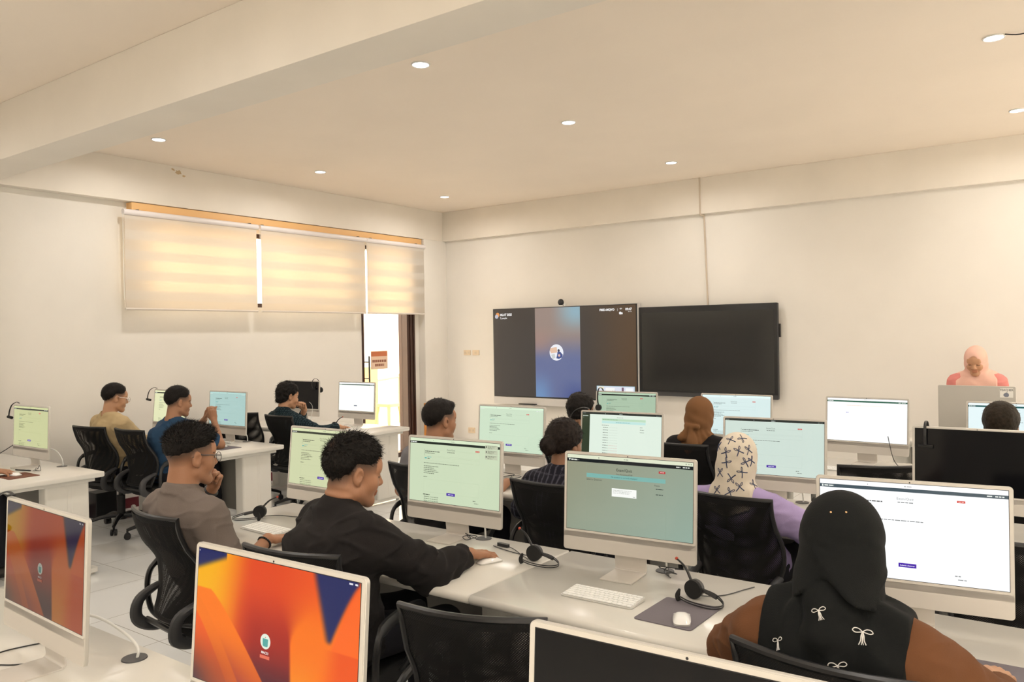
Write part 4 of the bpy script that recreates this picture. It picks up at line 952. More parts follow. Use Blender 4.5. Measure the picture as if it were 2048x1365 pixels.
def grommet(x, y, label, cable=None, cm=None, r=0.036):
    t = thing('cable_grommet', (x, y, 0.75), label, 'cable grommet', 'dark round cable grommets'); b = MB(); b.cyl((0, 0, 0), (0, 0, 0.003), r, r * 0.96, n=28); b.build('ring', M_DARK, t)
    if cable:
        b = MB(); b.tube(spline([(0.005, 0.005, 0.0)] + cable, 6), 0.0042, 8); b.build('power_cable', cm or M_CABLEW, t)
grommet(-2.26, 1.215, 'dark cable grommet with white and blue cable on the foreground desk', [(0.0, 0.01, 0.03), (-0.06, 0.0, 0.065), (-0.16, -0.03, 0.10), (-0.24, -0.10, 0.12)], M_CABLEW)
grommet(-1.337, 2.832, 'dark cable grommet behind the exam page computer', [(0.0, 0.0, 0.06), (-0.02, -0.04, 0.14)])
grommet(-2.235, 2.841, 'dark cable grommet behind the pale green page computer', [(0.0, 0.0, 0.08), (-0.02, -0.04, 0.14)])
grommet(-6.18, 2.80, 'dark cable grommet right of the yellow-green screen', [(0.0, 0.0, 0.06), (-0.06, -0.02, 0.12), (-0.12, -0.08, 0.14)])
grommet(-1.25, 4.36, 'dark cable grommet behind the white headscarf woman screen', [(0.0, 0.0, 0.06), (-0.02, -0.04, 0.14)])
grommet(-6.15, 4.38, 'dark cable grommet behind the cyan screen', [(0.0, 0.0, 0.06), (-0.06, -0.04, 0.14)])
def wire(pts, r, m, label): b = MB(); b.tube(spline(pts, 8), r, 6); tag(b.build('cable', m), label, 'cable')
wire([(-2.60, 1.15, 0.752), (-2.64, 1.02, 0.752), (-2.60, 0.95, 0.752), (-2.52, 0.98, 0.752), (-2.47, 1.03, 0.752)], 0.002, M_BLACK, 'thin black wire curling on the foreground desk at the lower left')
b = MB()
for k in range(4): b.tube([(-2.44 + 0.022 * math.cos(a) + 0.003 * k, 1.085 + 0.012 * math.sin(a), 0.756 + 0.006 * k + 0.014 * math.sin(a + k)) for a in [2 * PI * i / 20 for i in range(20)]], 0.0018, 6, closed=True)
tag(b.build('coiled_cable', M_BLACK), 'small coil of black cable under the dim orange screen', 'cable')
def scribble(c, seed, r, label, m=M_BLACK, n=9):
    rd = random.Random(seed); pts = [(c[0] + rd.uniform(-r, r), c[1] + rd.uniform(-r * 0.6, r * 0.6), 0.7525 + rd.uniform(0, 0.03)) for _ in range(n)]; wire(pts, 0.0018, m, label)
scribble((-2.275, 2.78), 2, 0.035, 'tangled black cable beside the stand of the pale green page computer')
scribble((-1.29, 2.78), 5, 0.05, 'tangled black cable behind the exam page computer stand')
scribble((-3.02, 4.15), 8, 0.09, 'tangled thin cable at the stand left of the bun woman')
scribble((-6.10, 2.60), 11, 0.06, 'black knotted cable by the brown mouse pad')
scribble((-6.12, 4.17), 12, 0.09, 'white cable tangle by the cyan screen stand', M_CABLEW)
wire([(-7.0, 5.75, 1.0), (-6.85, 5.72, 0.93), (-6.8, 5.65, 0.76), (-6.6, 5.55, 0.753), (-6.35, 5.6, 0.753), (-6.2, 5.7, 0.755)], 0.002, M_CABLEW, 'pale cable looping on the desk near the glass door')
wire([(-1.10, 5.83, 0.95), (-1.06, 5.80, 0.80), (-1.0, 5.75, 0.753), (-0.92, 5.70, 0.753)], 0.0025, M_BLACK, 'black cable behind the blank page computer in the far row')
wire([(-6.62, 2.75, 0.96), (-6.68, 2.6, 0.85), (-6.75, 2.45, 0.755), (-6.8, 2.35, 0.753)], 0.003, M_BLACK, 'thin black headset wire falling beside the yellow-green screen')
t = thing('headset_control_box', (-2.08, 2.78, 0.75), 'small black headset control box by the black jacket man hand', 'control box', rz=rad(-6))
b = MB(); b.rbox(-0.032, 0.032, -0.009, 0.009, 0.0, 0.014, r=0.006); b.build('housing', M_BLACK, t)
b = MB(); b.tube(spline([(0.03, 0, 0.006), (0.09, -0.02, 0.003), (0.16, -0.06, 0.003), (0.22, -0.09, 0.004)], 6), 0.0018, 6); b.build('cable', M_BLACK, t)
t = thing('pen', (-6.22, 2.55, 0.756), 'black pen lying by the brown mouse pad', 'pen'); b = MB(); b.tube([(-0.07, -0.02, 0), (0.07, 0.02, 0)], 0.005, 8); b.build('barrel', M_BLACK, t)
# things on the floor by the left wall
t = thing('speaker_box', (-7.66, 3.83, 0), 'black box on the floor by the left wall beneath the desks', 'box'); b = MB(); b.rbox(-0.09, 0.09, -0.10, 0.10, 0, 0.24, r=0.008); b.build('housing', M_BLACK, t)
b = MB(); rd = random.Random(4)
b.grid(lambda i, j: Vector((-7.35 + 0.28 * (i - 0.5), 4.22 + 0.26 * (j - 0.5), 0.01 + 0.10 * math.sin(PI * i) * math.sin(PI * j) * (0.7 + 0.3 * math.sin(9 * i + 5 * j) + 0.25 * math.sin(17 * j - 6 * i)))), 24, 24)
tag(b.build('cloth_bag', mat('magenta_cloth', rgb(190, 20, 95), 0.7)), 'crumpled magenta cloth bag on the floor by the left wall', 'bag')
wire([(-7.5, 3.95, 0.2), (-7.55, 4.1, 0.22), (-7.5, 4.2, 0.10), (-7.4, 4.1, 0.02), (-7.3, 4.0, 0.01)], 0.006, M_BLACK, 'black cable hanging beside the black box on the floor')
wire([(-5.45, 5.95, 0.004), (-4.9, 6.3, 0.004), (-4.4, 6.2, 0.004), (-4.0, 5.9, 0.004)], 0.005, M_DARK, 'dark cable lying across the tiles near the glass door')
wire([(-5.86, 5.0, 0.66), (-5.85, 4.95, 0.4), (-5.83, 5.0, 0.15), (-5.83, 5.05, 0.01)], 0.012, M_BLACK, 'thick black cable hanging under the desk nearest the door')
# ------------------------------------------------------------------ people: distance fields turned into smooth surfaces
def v3(*a): return np.array(a, float)
def nrm(a): a = np.asarray(a, float); return a / (np.linalg.norm(a) + 1e-12)
def smin(a, b, k):
    h = np.clip(0.5 + 0.5 * (b - a) / k, 0, 1); return b * (1 - h) + a * h - k * h * (1 - h)
def smax(a, b, k): return -smin(-a, -b, k)
def cone(a, b, ra, rb):
    a = np.asarray(a, float); b = np.asarray(b, float); ab = b - a; L2 = max(ab @ ab, 1e-9)
    def f(P):
        t = np.clip(((P - a) @ ab) / L2, 0, 1); return np.linalg.norm(P - a - t[:, None] * ab, axis=1) - (ra + (rb - ra) * t)
    return f
def ell(c, r, R=None):
    c = np.asarray(c, float); r = np.asarray(r, float)
    def f(P):
        q = P - c
        if R is not None: q = q @ R
        k0 = np.linalg.norm(q / r, axis=1); k1 = np.linalg.norm(q / (r * r), axis=1) + 1e-9
        return k0 * (k0 - 1) / k1
    return f
def rotz(a): c, s = math.cos(a), math.sin(a); return np.array([[c, -s, 0], [s, c, 0], [0, 0, 1.0]])
def rotx(a): c, s = math.cos(a), math.sin(a); return np.array([[1.0, 0, 0], [0, c, -s], [0, s, c]])
def roty(a): c, s = math.cos(a), math.sin(a); return np.array([[c, 0, s], [0, 1.0, 0], [-s, 0, c]])
def union(fs, k):
    def f(P):
        d = fs[0](P)
        for g in fs[1:]: d = smin(d, g(P), k)
        return d
    return f
def surface(f, lo, hi, h, B=6):
    lo = np.asarray(lo, float); hi = np.asarray(hi, float)
    nb = np.maximum(1, np.ceil((hi - lo) / (h * B)).astype(int)); n = nb * B
    gx = [lo[i] + h * B * (np.arange(nb[i]) + 0.5) - h * 0.5 for i in range(3)]
    C = np.stack(np.meshgrid(*gx, indexing='ij'), -1).reshape(-1, 3); dc = f(C)
    act = np.abs(dc) < h * B * 0.9 + 0.03
    G = np.repeat(np.repeat(np.repeat(dc.reshape(nb), B, 0), B, 1), B, 2).astype(np.float32)
    idx = np.argwhere(act.reshape(nb)); loc = np.stack(np.meshgrid(*[np.arange(B)] * 3, indexing='ij'), -1).reshape(-1, 3)
    for s in range(0, len(idx), 1200):
        I = (idx[s:s + 1200, None, :] * B + loc[None]).reshape(-1, 3); G[I[:, 0], I[:, 1], I[:, 2]] = f(lo + I * h)
    G[0] = G[-1] = 1; G[:, 0] = G[:, -1] = 1; G[:, :, 0] = G[:, :, -1] = 1
    ins = G < 0
    c = [ins[i:ins.shape[0] - 1 + i, j:ins.shape[1] - 1 + j, k:ins.shape[2] - 1 + k] for i in (0, 1) for j in (0, 1) for k in (0, 1)]
    cnt = sum(x.astype(np.int8) for x in c); m = (cnt > 0) & (cnt < 8); cells = np.argwhere(m)
    vid = -np.ones(m.shape, np.int32); vid[m] = np.arange(len(cells))
    off = np.array([(i, j, k) for i in (0, 1) for j in (0, 1) for k in (0, 1)]); pos = np.zeros((len(cells), 3)); num = np.zeros(len(cells))
    val = np.stack([G[cells[:, 0] + o[0], cells[:, 1] + o[1], cells[:, 2] + o[2]] for o in off], 1)
    for a in range(8):
        for b_ in range(a + 1, 8):
            if np.abs(off[a] - off[b_]).sum() != 1: continue
            x, y = val[:, a], val[:, b_]; cr = (x < 0) != (y < 0); t = np.where(cr, x / (x - y + 1e-12), 0)
            pos += cr[:, None] * (off[a] + t[:, None] * (off[b_] - off[a])); num += cr
    V = lo + (cells + pos / num[:, None]) * h; F = []
    for ax in range(3):
        sl0 = [slice(None)] * 3; sl1 = [slice(None)] * 3; sl0[ax] = slice(0, -1); sl1[ax] = slice(1, None)
        e = ins[tuple(sl0)] != ins[tuple(sl1)]; E_ = np.argwhere(e); o1, o2 = (ax + 1) % 3, (ax + 2) % 3
        E_ = E_[(E_[:, o1] > 0) & (E_[:, o2] > 0) & (E_[:, o1] < m.shape[o1]) & (E_[:, o2] < m.shape[o2])]
        if not len(E_): continue
        q = []
        for d1, d2 in ((0, 0), (-1, 0), (-1, -1), (0, -1)):
            Q = E_.copy(); Q[:, o1] += d1; Q[:, o2] += d2; q.append(vid[Q[:, 0], Q[:, 1], Q[:, 2]])
        q = np.stack(q, 1); fl = ins[E_[:, 0], E_[:, 1], E_[:, 2]]; q[~fl] = q[~fl][:, ::-1]; F.append(q)
    return V, np.concatenate(F)
def mesh_np(name, V, F, m, col, parent=None, loc=(0, 0, 0), extra=None):
    if extra is not None:
        eV, eF, eC = extra; F3 = eF + len(V); V = np.concatenate([V, eV]); col = np.concatenate([col, eC])
    me = bpy.data.meshes.new(name); nF = len(F); n3 = len(F3) if extra is not None else 0
    me.vertices.add(len(V)); me.vertices.foreach_set('co', V.astype(np.float32).ravel())
    me.loops.add(nF * 4 + n3 * 3); me.polygons.add(nF + n3)
    li = F.ravel().astype(np.int32)
    if n3: li = np.concatenate([li, F3.ravel().astype(np.int32)])
    me.loops.foreach_set('vertex_index', li)
    ls = np.arange(nF) * 4; lt = np.full(nF, 4)
    if n3: ls = np.concatenate([ls, nF * 4 + np.arange(n3) * 3]); lt = np.concatenate([lt, np.full(n3, 3)])
    me.polygons.foreach_set('loop_start', ls.astype(np.int32)); me.polygons.foreach_set('loop_total', lt.astype(np.int32))
    me.polygons.foreach_set('use_smooth', [True] * (nF + n3)); me.materials.append(m)
    ca = me.color_attributes.new('Col', 'FLOAT_COLOR', 'POINT')
    ca.data.foreach_set('color', np.concatenate([col, np.ones((len(V), 1))], 1).astype(np.float32).ravel())
    me.update(calc_edges=True); me.validate()
    o = bpy.data.objects.new(name, me); COL.objects.link(o); o.location = loc
    if parent: o.parent = parent
    return o
def normals(f, V, e=0.002):
    g = np.stack([f(V + np.eye(3)[i] * e) - f(V - np.eye(3)[i] * e) for i in range(3)], 1); return g / (np.linalg.norm(g, axis=1)[:, None] + 1e-9)
def wob(P, fr, seed=0.0):
    x, y, z = P[:, 0] * fr, P[:, 1] * fr, P[:, 2] * fr
    return (np.sin(x * 1.3 + 1.7 * np.sin(y * 0.9 + seed) + seed) + np.sin(y * 1.1 + 1.5 * np.sin(z * 1.2 + seed * 2)) + np.sin(z * 1.4 + 1.6 * np.sin(x * 0.8 - seed))) / 3
def fine(P, fr, rng_=3):
    return (np.sin(P[:, 0] * fr + 3 * np.sin(P[:, 1] * fr * 0.37)) * np.sin(P[:, 1] * fr * 1.1 + 2 * np.sin(P[:, 2] * fr * 0.41)) * np.sin(P[:, 2] * fr * 0.9 + 2 * np.sin(P[:, 0] * fr * 0.33)))

SKIN = {'a': (0.37, 0.180, 0.100), 'b': (0.50, 0.27, 0.155), 'c': (0.30, 0.15, 0.085), 'd': (0.36, 0.18, 0.10)}
POSES = {'mouse': [(18, 32, 18), (14, 30, 18), (16, 34, 20), (22, 36, 20)], 'fist': [(72, 88, 45), (76, 92, 48), (78, 92, 50), (80, 90, 50)],
         'chin': [(50, 80, 35), (58, 88, 40), (64, 90, 42), (68, 88, 42)], 'clasp': [(18, 62, 30), (34, 40, 20), (50, 66, 30), (24, 30, 18)], 'flat': [(6, 12, 8)] * 4, 'key': [(22, 38, 22)] * 4}
def hand_prims(w, d, n, side, pose, sc=1.0):
    d = nrm(d); n = nrm(np.asarray(n, float) - d * (np.asarray(n, float) @ d)); l = nrm(np.cross(n, d)) * (1 if side > 0 else -1)   # l points to the thumb
    out = []; K = []
    for q, (o, kl) in enumerate(((0.029, 0.086), (0.0095, 0.090), (-0.0105, 0.085), (-0.029, 0.076))):
        k = w + d * kl * sc + l * o * sc - n * (0.002 + 0.004 * abs(q - 1.2) / 2); K.append(k)
        out.append(cone(w + l * o * 0.55 * sc + d * 0.012, k, 0.0145 * sc, 0.0115 * sc))
    out.append(cone(w + d * 0.03 * sc + l * 0.022 * sc - n * 0.010, w + d * 0.06 * sc + l * 0.02 * sc - n * 0.008, 0.016 * sc, 0.012 * sc))
    out.append(cone(w + d * 0.03 * sc - l * 0.022 * sc - n * 0.008, w + d * 0.055 * sc - l * 0.02 * sc - n * 0.006, 0.014 * sc, 0.011 * sc))
    L = ((0.041, 0.025, 0.020), (0.046, 0.029, 0.021), (0.042, 0.027, 0.021), (0.033, 0.020, 0.018)); tips = []
    for q in range(4):
        p = K[q]; a = 0.0; dd = nrm(d + l * (0.10, 0.02, -0.06, -0.16)[q]); r = (0.0094, 0.0096, 0.0092, 0.0082)[q] * sc
        for s_, (ln, cu) in enumerate(zip(L[q], POSES[pose][q])):
            a += math.radians(cu); u = dd * math.cos(a) - n * math.sin(a); e = p + u * ln * sc; out.append(cone(p, e, r, r * 0.92)); r *= 0.92; p = e
        tips.append((p, n))
    if pose in ('fist', 'chin'): th = [(0.045, 0.034, -0.018), (0.078, 0.030, -0.034), (0.092, 0.008, -0.040)]
    elif pose == 'clasp': th = [(0.045, 0.040, -0.016), (0.075, 0.050, -0.030), (0.10, 0.048, -0.036)]
    else: th = [(0.042, 0.046, -0.016), (0.070, 0.058, -0.024), (0.092, 0.056, -0.028)]
    p = w + d * 0.014 * sc + l * 0.018 * sc - n * 0.006; r = 0.0135 * sc
    for (a, b_, c_) in th:
        e = w + (d * a + l * b_ + n * c_) * sc; out.append(cone(p, e, r, r * 0.88)); r *= 0.88; p = e
    return out, tips
def ik(S0, Wt, hint, L1, L2):
    S0, Wt, hint = map(lambda a: np.asarray(a, float), (S0, Wt, hint)); D = Wt - S0; dist = np.linalg.norm(D)
    if dist > (L1 + L2) * 0.995: k = dist / ((L1 + L2) * 0.995); L1 *= k; L2 *= k
    u = D / dist; a = (L1 * L1 - L2 * L2 + dist * dist) / (2 * dist); hh = math.sqrt(max(L1 * L1 - a * a, 0)); m = hint - S0; m = m - u * (m @ u)
    return S0 + u * a + nrm(m) * hh

def interp(x, xs, ys): return np.interp(x, xs, ys)
def make_person(sp):
    h = sp.get('h', 0.007); bulk = sp.get('bulk', 1.0); fem = sp.get('fem', False)
    hip = v3(sp['hip'][0], sp['hip'][1], sp.get('hipz', 0.56)); H = v3(*sp['head']); ty = math.radians(sp.get('tyaw', 0)); hy = math.radians(sp.get('yaw', 0)); hp = math.radians(sp.get('pitch', 0)); hr = math.radians(sp.get('roll', 0))
    RT = rotz(ty); RH = rotz(hy) @ rotx(-hp) @ roty(hr); hs = sp.get('hs', 1.0)
    right = RT @ v3(1, 0, 0); fwd = RT @ v3(0, 1, 0)
    base = H + RH @ v3(0, -0.028, -0.085) * hs                    # where the neck leaves the skull
    NB = base + v3(0, 0, -sp.get('neck', 0.085)) - fwd * 0.022
    sw = sp.get('sw', 0.185); SH = {}
    for s in (1, -1):
        SH[s] = NB + right * s * sw + v3(0, 0, -0.055 + sp.get('shrug', 0)) + fwd * sp.get('round', 0.02) + fwd * s * sp.get('twist', 0)
    root = v3(hip[0], hip[1], 0)
    def toH(P): return ((P - H) @ RH) / hs
    # ---------------- skin
    arms = {}; Lu, Lf = sp.get('Lu', 0.285), sp.get('Lf', 0.25)
    for s, key in ((1, 'R'), (-1, 'L')):
        a = sp[key]; w = v3(*a['w']); e = ik(SH[s], w, v3(*a['e']), Lu, Lf); arms[s] = (SH[s], e, w, a)
    def torso(infl, arms_in=True, sleeve=None, ext=0.0, puff=0.0):
        spine = [hip + v3(0, 0, 0.02), hip + (NB - hip) * 0.33 - fwd * 0.02, hip + (NB - hip) * 0.68 - fwd * sp.get('hunch', 0.03), NB - v3(0, 0, 0.10) - fwd * 0.012]
        R_ = [(0.115 * bulk, 1.50), (0.103 * bulk, 1.42), (0.108 * bulk, 1.52), (0.088 * bulk, 1.65)]
        if fem: R_ = [(0.115 * bulk, 1.50), (0.092 * bulk, 1.38), (0.100 * bulk, 1.45), (0.084 * bulk, 1.55)]
        def body(P):
            d = None
            for i in range(3):
                ax = (R_[i][1] + R_[i + 1][1]) / 2; a, b_ = spine[i], spine[i + 1]
                q = (P - a) @ RT; q[:, 0] /= ax; bb = (b_ - a) @ RT; bb[0] /= ax
                t = np.clip((q @ bb) / (bb @ bb), 0, 1); dd = np.linalg.norm(q - t[:, None] * bb, axis=1) - (R_[i][0] + infl + (R_[i + 1][0] - R_[i][0]) * t)
                d = dd if d is None else smin(d, dd, 0.03)
            return d
        fs = [body]
        for s in (1, -1):
            S0 = SH[s]; fs.append(cone(NB + v3(0, 0, 0.01) + right * s * 0.03, S0 + v3(0, 0, 0.005), 0.046 + infl, 0.050 * (0.5 + bulk / 2) + infl)); fs.append(cone(NB - v3(0, 0, 0.075), S0 - v3(0, 0, 0.03), 0.07 * bulk + infl, 0.055 * bulk + infl))
        main = union(fs, 0.035)
        ab = 0.5 + 0.5 * bulk
        def f(P):
            d = main(P)
            for s in (1, -1):
                S0, e, w, a = arms[s]
                if sleeve is None:
                    m = np.minimum(np.linalg.norm(P - e, axis=1), np.minimum(np.linalg.norm(P - S0, axis=1), np.linalg.norm(P - w, axis=1))) < 0.26
                    if not m.any(): continue
                    Q = P[m]; g = union([cone(S0, e, 0.052 * ab, 0.041 * ab), cone(e, w, 0.041 * ab, 0.0255)], 0.02)(Q); d[m] = smin(d[m], g, 0.03)
                else:
                    t_end = sleeve if not isinstance(sleeve, dict) else sleeve[s]        # 0..1 upper arm, 1..2 forearm
                    m = np.minimum(np.linalg.norm(P - e, axis=1), np.minimum(np.linalg.norm(P - S0, axis=1), np.linalg.norm(P - w, axis=1))) < 0.30
                    if not m.any(): continue
                    Q = P[m]; i2 = infl + puff
                    if t_end <= 1:
                        c_ = S0 + (e - S0) * t_end; g = cone(S0, S0 + (e - S0) * min(1, t_end + 0.1), 0.056 * ab + infl, 0.052 * ab + i2 + 0.008)(Q); g = smax(g, (Q - c_) @ nrm(e - S0), 0.006)
                    else:
                        c_ = e + (w - e) * (t_end - 1); g = union([cone(S0, e, 0.054 * ab + infl, 0.044 * ab + i2), cone(e, w, 0.044 * ab + i2, 0.030 + infl * 0.7 + puff * 0.3)], 0.02)(Q)
                        fo = cone(e, e + (w - e) * 1.2, 0.09, 0.08)(Q); cut = (Q - c_) @ nrm(w - e); near = np.linalg.norm(Q - w, axis=1) < np.linalg.norm(Q - S0, axis=1) ; g = np.where(near, smax(g, cut, 0.004), g)
                    # folds round the bend of the elbow
                    al = (Q - S0) @ nrm(e - S0); g = g + sp.get('crease', 0.003) * np.sin(al * 95 + 4 * np.sin(Q[:, 2] * 17 + Q[:, 0] * 9)) * np.exp(-((np.linalg.norm(Q - e, axis=1) / 0.13) ** 2))
                    d[m] = smin(d[m], g, 0.028)
            return d
        return f
    jaw = sp.get('jaw', 1.0)
    hp_ = [ell((0, -0.014, 0.034), (0.0755, 0.097, 0.083)), ell((0, 0.026, -0.018), (0.062 * (0.6 + 0.4 * jaw), 0.062, 0.082)), ell((0, 0.072, 0.035), (0.052, 0.020, 0.035)),
           cone((-0.040 * jaw, 0.0, -0.062), (-0.012, 0.062, -0.096), 0.027 * jaw, 0.022), cone((0.040 * jaw, 0.0, -0.062), (0.012, 0.062, -0.096), 0.027 * jaw, 0.022),
           ell((-0.038, 0.052, -0.030), (0.026, 0.026, 0.030)), ell((0.038, 0.052, -0.030), (0.026, 0.026, 0.030))]
    hm = union(hp_, 0.022)
    fine_ = union([cone((0, 0.084, 0.005), (0, 0.100, -0.026), 0.0085, 0.012), cone((-0.012, 0.092, -0.032), (0.012, 0.092, -0.032), 0.008, 0.008)], 0.008)
    lips = union([cone((-0.018, 0.083, -0.057), (0.018, 0.083, -0.057), 0.0065, 0.0065), cone((-0.014, 0.081, -0.067), (0.014, 0.081, -0.067), 0.0075, 0.0075)], 0.004)
    brow = union([cone((-0.045, 0.066, 0.020), (-0.012, 0.082, 0.018), 0.010, 0.010), cone((0.045, 0.066, 0.020), (0.012, 0.082, 0.018), 0.010, 0.010)], 0.01)
    lids = union([ell((-0.031, 0.074, 0.002), (0.016, 0.012, 0.011)), ell((0.031, 0.074, 0.002), (0.016, 0.012, 0.011))], 0.004)
    def headf(q):
        d = hm(q); soc = np.minimum(ell((-0.031, 0.090, 0.002), (0.017, 0.012, 0.012))(q), ell((0.031, 0.090, 0.002), (0.017, 0.012, 0.012))(q))
        d = smax(d, -soc, 0.012); d = smin(d, brow(q), 0.010); d = smin(d, fine_(q), 0.008); d = smin(d, lids(q), 0.004); d = smin(d, lips(q), 0.006)
        for s in (1, -1):
            Re = rotz(s * math.radians(-24)) @ rotx(math.radians(-8)); ear = ell((s * 0.079, -0.012, -0.002), (0.0075, 0.019, 0.032), Re)(q); lobe = ell((s * 0.074, -0.006, -0.028), (0.008, 0.010, 0.012))(q)
            conch = ell((s * 0.090, -0.008, 0.0), (0.010, 0.010, 0.018), Re)(q); e_ = smax(smin(ear, lobe, 0.008), -conch, 0.006); d = smin(d, e_, 0.006)
        return d
    ntop = base; nr = sp.get('nr', 0.056 if not fem else 0.047)
    neckf = union([cone(H + RH @ v3(0, -0.030, -0.03) * hs, NB - v3(0, 0, 0.02), nr * 0.98, nr * 1.08)], 0.02)
    tbody = torso(0.0 if not fem else -0.004)
    hands = {}; tips = []
    for s in (1, -1):
        a = arms[s][3]; pr, tp = hand_prims(arms[s][2], v3(*a['d']), v3(*a['n']), s, a.get('p', 'mouse'), 0.96 if not fem else 0.88); tips += tp
        hands[s] = union(pr, 0.0065)
    def skin(P):
        d = tbody(P); nk = neckf(P)
        if sp.get('rolls'):
            q = toH(P); nk = nk - 0.004 * np.clip(np.sin((q[:, 2] + 0.02) * 190 + 6 * q[:, 0] ** 2 * 10), -1, 1) * (q[:, 1] < -0.02) * np.exp(-((q[:, 2] + 0.085) / 0.03) ** 2)
        d = smin(d, nk, 0.028)
        m = np.linalg.norm(P - H, axis=1) < 0.20
        if m.any():
            hd = headf(toH(P[m])) * hs; d[m] = smin(d[m], hd, 0.016)
        for s in (1, -1):
            w = arms[s][2]; m = np.linalg.norm(P - w, axis=1) < 0.24
            if m.any(): d[m] = smin(d[m], hands[s](P[m]), 0.012)
        return d
    lo = np.minimum.reduce([hip - 0.25, H - 0.17, arms[1][2] - 0.2, arms[-1][2] - 0.2, arms[1][1] - 0.1, arms[-1][1] - 0.1]); hi = np.maximum.reduce([hip + 0.25, H + 0.17, arms[1][2] + 0.2, arms[-1][2] + 0.2, SH[1] + 0.1, SH[-1] + 0.1, arms[1][1] + 0.1, arms[-1][1] + 0.1])
    V, F = surface(skin, lo, hi, sp.get('hskin', h * 0.8))
    base_c = np.array(SKIN[sp.get('skin', 'a')]); q = toH(V); c = np.tile(base_c, (len(V), 1)); nearh = np.linalg.norm(q, axis=1) < 0.16
    lp = nearh & (lips(q) < 0.003) & (q[:, 1] > 0.078); c[lp] = base_c * (0.95, 0.78, 0.78)
    bw = nearh & (brow(q) < 0.002) & (np.abs(q[:, 2] - 0.024 + 0.1 * np.abs(np.abs(q[:, 0]) - 0.028)) < 0.0055) & (q[:, 1] > 0.062); c[bw] = (0.03, 0.02, 0.015)
    el = nearh & (lids(q) < 0.0025) & (np.abs(q[:, 2] + 0.003) < 0.003) & (q[:, 1] > 0.07); c[el] = (0.03, 0.018, 0.012)
    hs_ = sp.get('hair')
    if hs_ and hs_.get('line') and hs_.get('fade', 0.02) > 0:
        zl = interp(q[:, 1], hs_['line'][0], hs_['line'][1]); fd = hs_.get('fade', 0.02)
        k = np.clip((q[:, 2] - (zl - fd)) / fd, 0, 1) * nearh * (q[:, 1] < 0.06) * (hm(q) > -0.006) * (np.abs(q[:, 0]) < 0.0785); c = c * (1 - 0.80 * k[:, None]) + np.array((0.03, 0.022, 0.018)) * 0.80 * k[:, None]
    c = c * (1 + 0.06 * wob(V, 45)[:, None]); kn = np.zeros(len(V), bool)
    for s in (1, -1): kn |= np.linalg.norm(V - arms[s][2], axis=1) < 0.0
    for (tp, n_) in tips:
        mm = np.linalg.norm(V - tp, axis=1) < 0.011; c[mm] = c[mm] * np.array((1.12, 1.08, 1.1))
    root_o = mesh_np('person', V - root, F, M_SKIN, c, None, root); tag(root_o, sp['label'], 'person')
    # eyes
    if not sp.get('eyes_closed'):
        for s in (1, -1):
            b = MB(); b.ell((0, 0, 0), (0.0115, 0.0115, 0.0098), 14, 8); b.ell(RH @ v3(0, 0.0063, -0.001), (0.0062, 0.0062, 0.0062), 14, 8, mi=1); e_ = H + RH @ (v3(s * 0.031, 0.0742, 0.003) * hs) - root; b.build('eye', [mat('eye_white', (0.5, 0.47, 0.44), 0.25), mat('eye_iris', (0.02, 0.012, 0.008), 0.15)], root_o, loc=e_)
    # ---------------- clothes
    ct = sp['cloth']; infl = ct.get('infl', 0.012); shf = torso(infl, sleeve=ct.get('sleeve', 0.75), puff=ct.get('puff', 0.0)); fa = ct.get('folds', 0.004)
    neckcut = cone(NB + v3(0, 0, 0.022) + fwd * 0.008, H, ct.get('neckhole', nr + 0.010), ct.get('neckhole', nr + 0.010) + 0.03)
    lowz = hip[2] - 0.10
    def shirt(P):
        d = shf(P)
        rg1 = wob(P * (1.0, 1.0, 2.0) + 0.3, 21, sp.get('seed', 1.0) + 4); rg2 = wob(P * (1.4, 1.4, 1.0), 33, sp.get('seed', 1.0)); d = d - fa * 0.9 * (np.exp(-(rg1 / 0.22) ** 2) - 0.3)
        wv = fa * (wob(P * (1.0, 1.0, 1.7), 19, sp.get('seed', 1.0)) + 0.5 * wob(P * (1, 1, 0.6), 41, 2.2)); d = d + wv
        for (pa, pb, dep, wd) in ct.get('grooves', []):
            gg = cone(pa, pb, 0, 0)(P); d = d + dep * np.exp(-(gg / wd) ** 2)
        nax = nrm(base - NB)
        if not ct.get('collar'): d = smax(d, -np.maximum(neckcut(P), -0.006 - (P - NB) @ nax), 0.005)
        if ct.get('collar'):
            col_ = union([cone(NB - v3(0, 0, 0.02), NB + (base - NB) * 0.8, nr + 0.040, nr + 0.016)], 0.01)(P); inn = cone(NB - v3(0, 0, 0.06), NB + (base - NB) * 1.5, nr + 0.006, nr + 0.007)(P)
            ax_ = nrm(base - NB); tt = (P - NB) @ ax_; col_ = smax(col_, tt - ct['collar'], 0.004); col_ = smax(col_, 0.008 + 0.012 * np.abs(wob(P, 14)) - tt, 0.002); col_ = smax(col_, -inn, 0.004); d = smin(d, cone(NB - v3(0, 0, 0.03), NB + nrm(base - NB) * 0.012, nr + 0.030, nr + 0.020)(P), 0.02); d = np.minimum(d, col_)
        return smax(d, lowz - P[:, 2], 0.01)
    slo = np.minimum(lo, hip - 0.28); shi = np.maximum(hi, hip + 0.28)
    V, F = surface(shirt, slo, shi, h)
    cb = np.array(ct['color'], float); cc = np.tile(cb, (len(V), 1)); L = (V - NB) @ RT
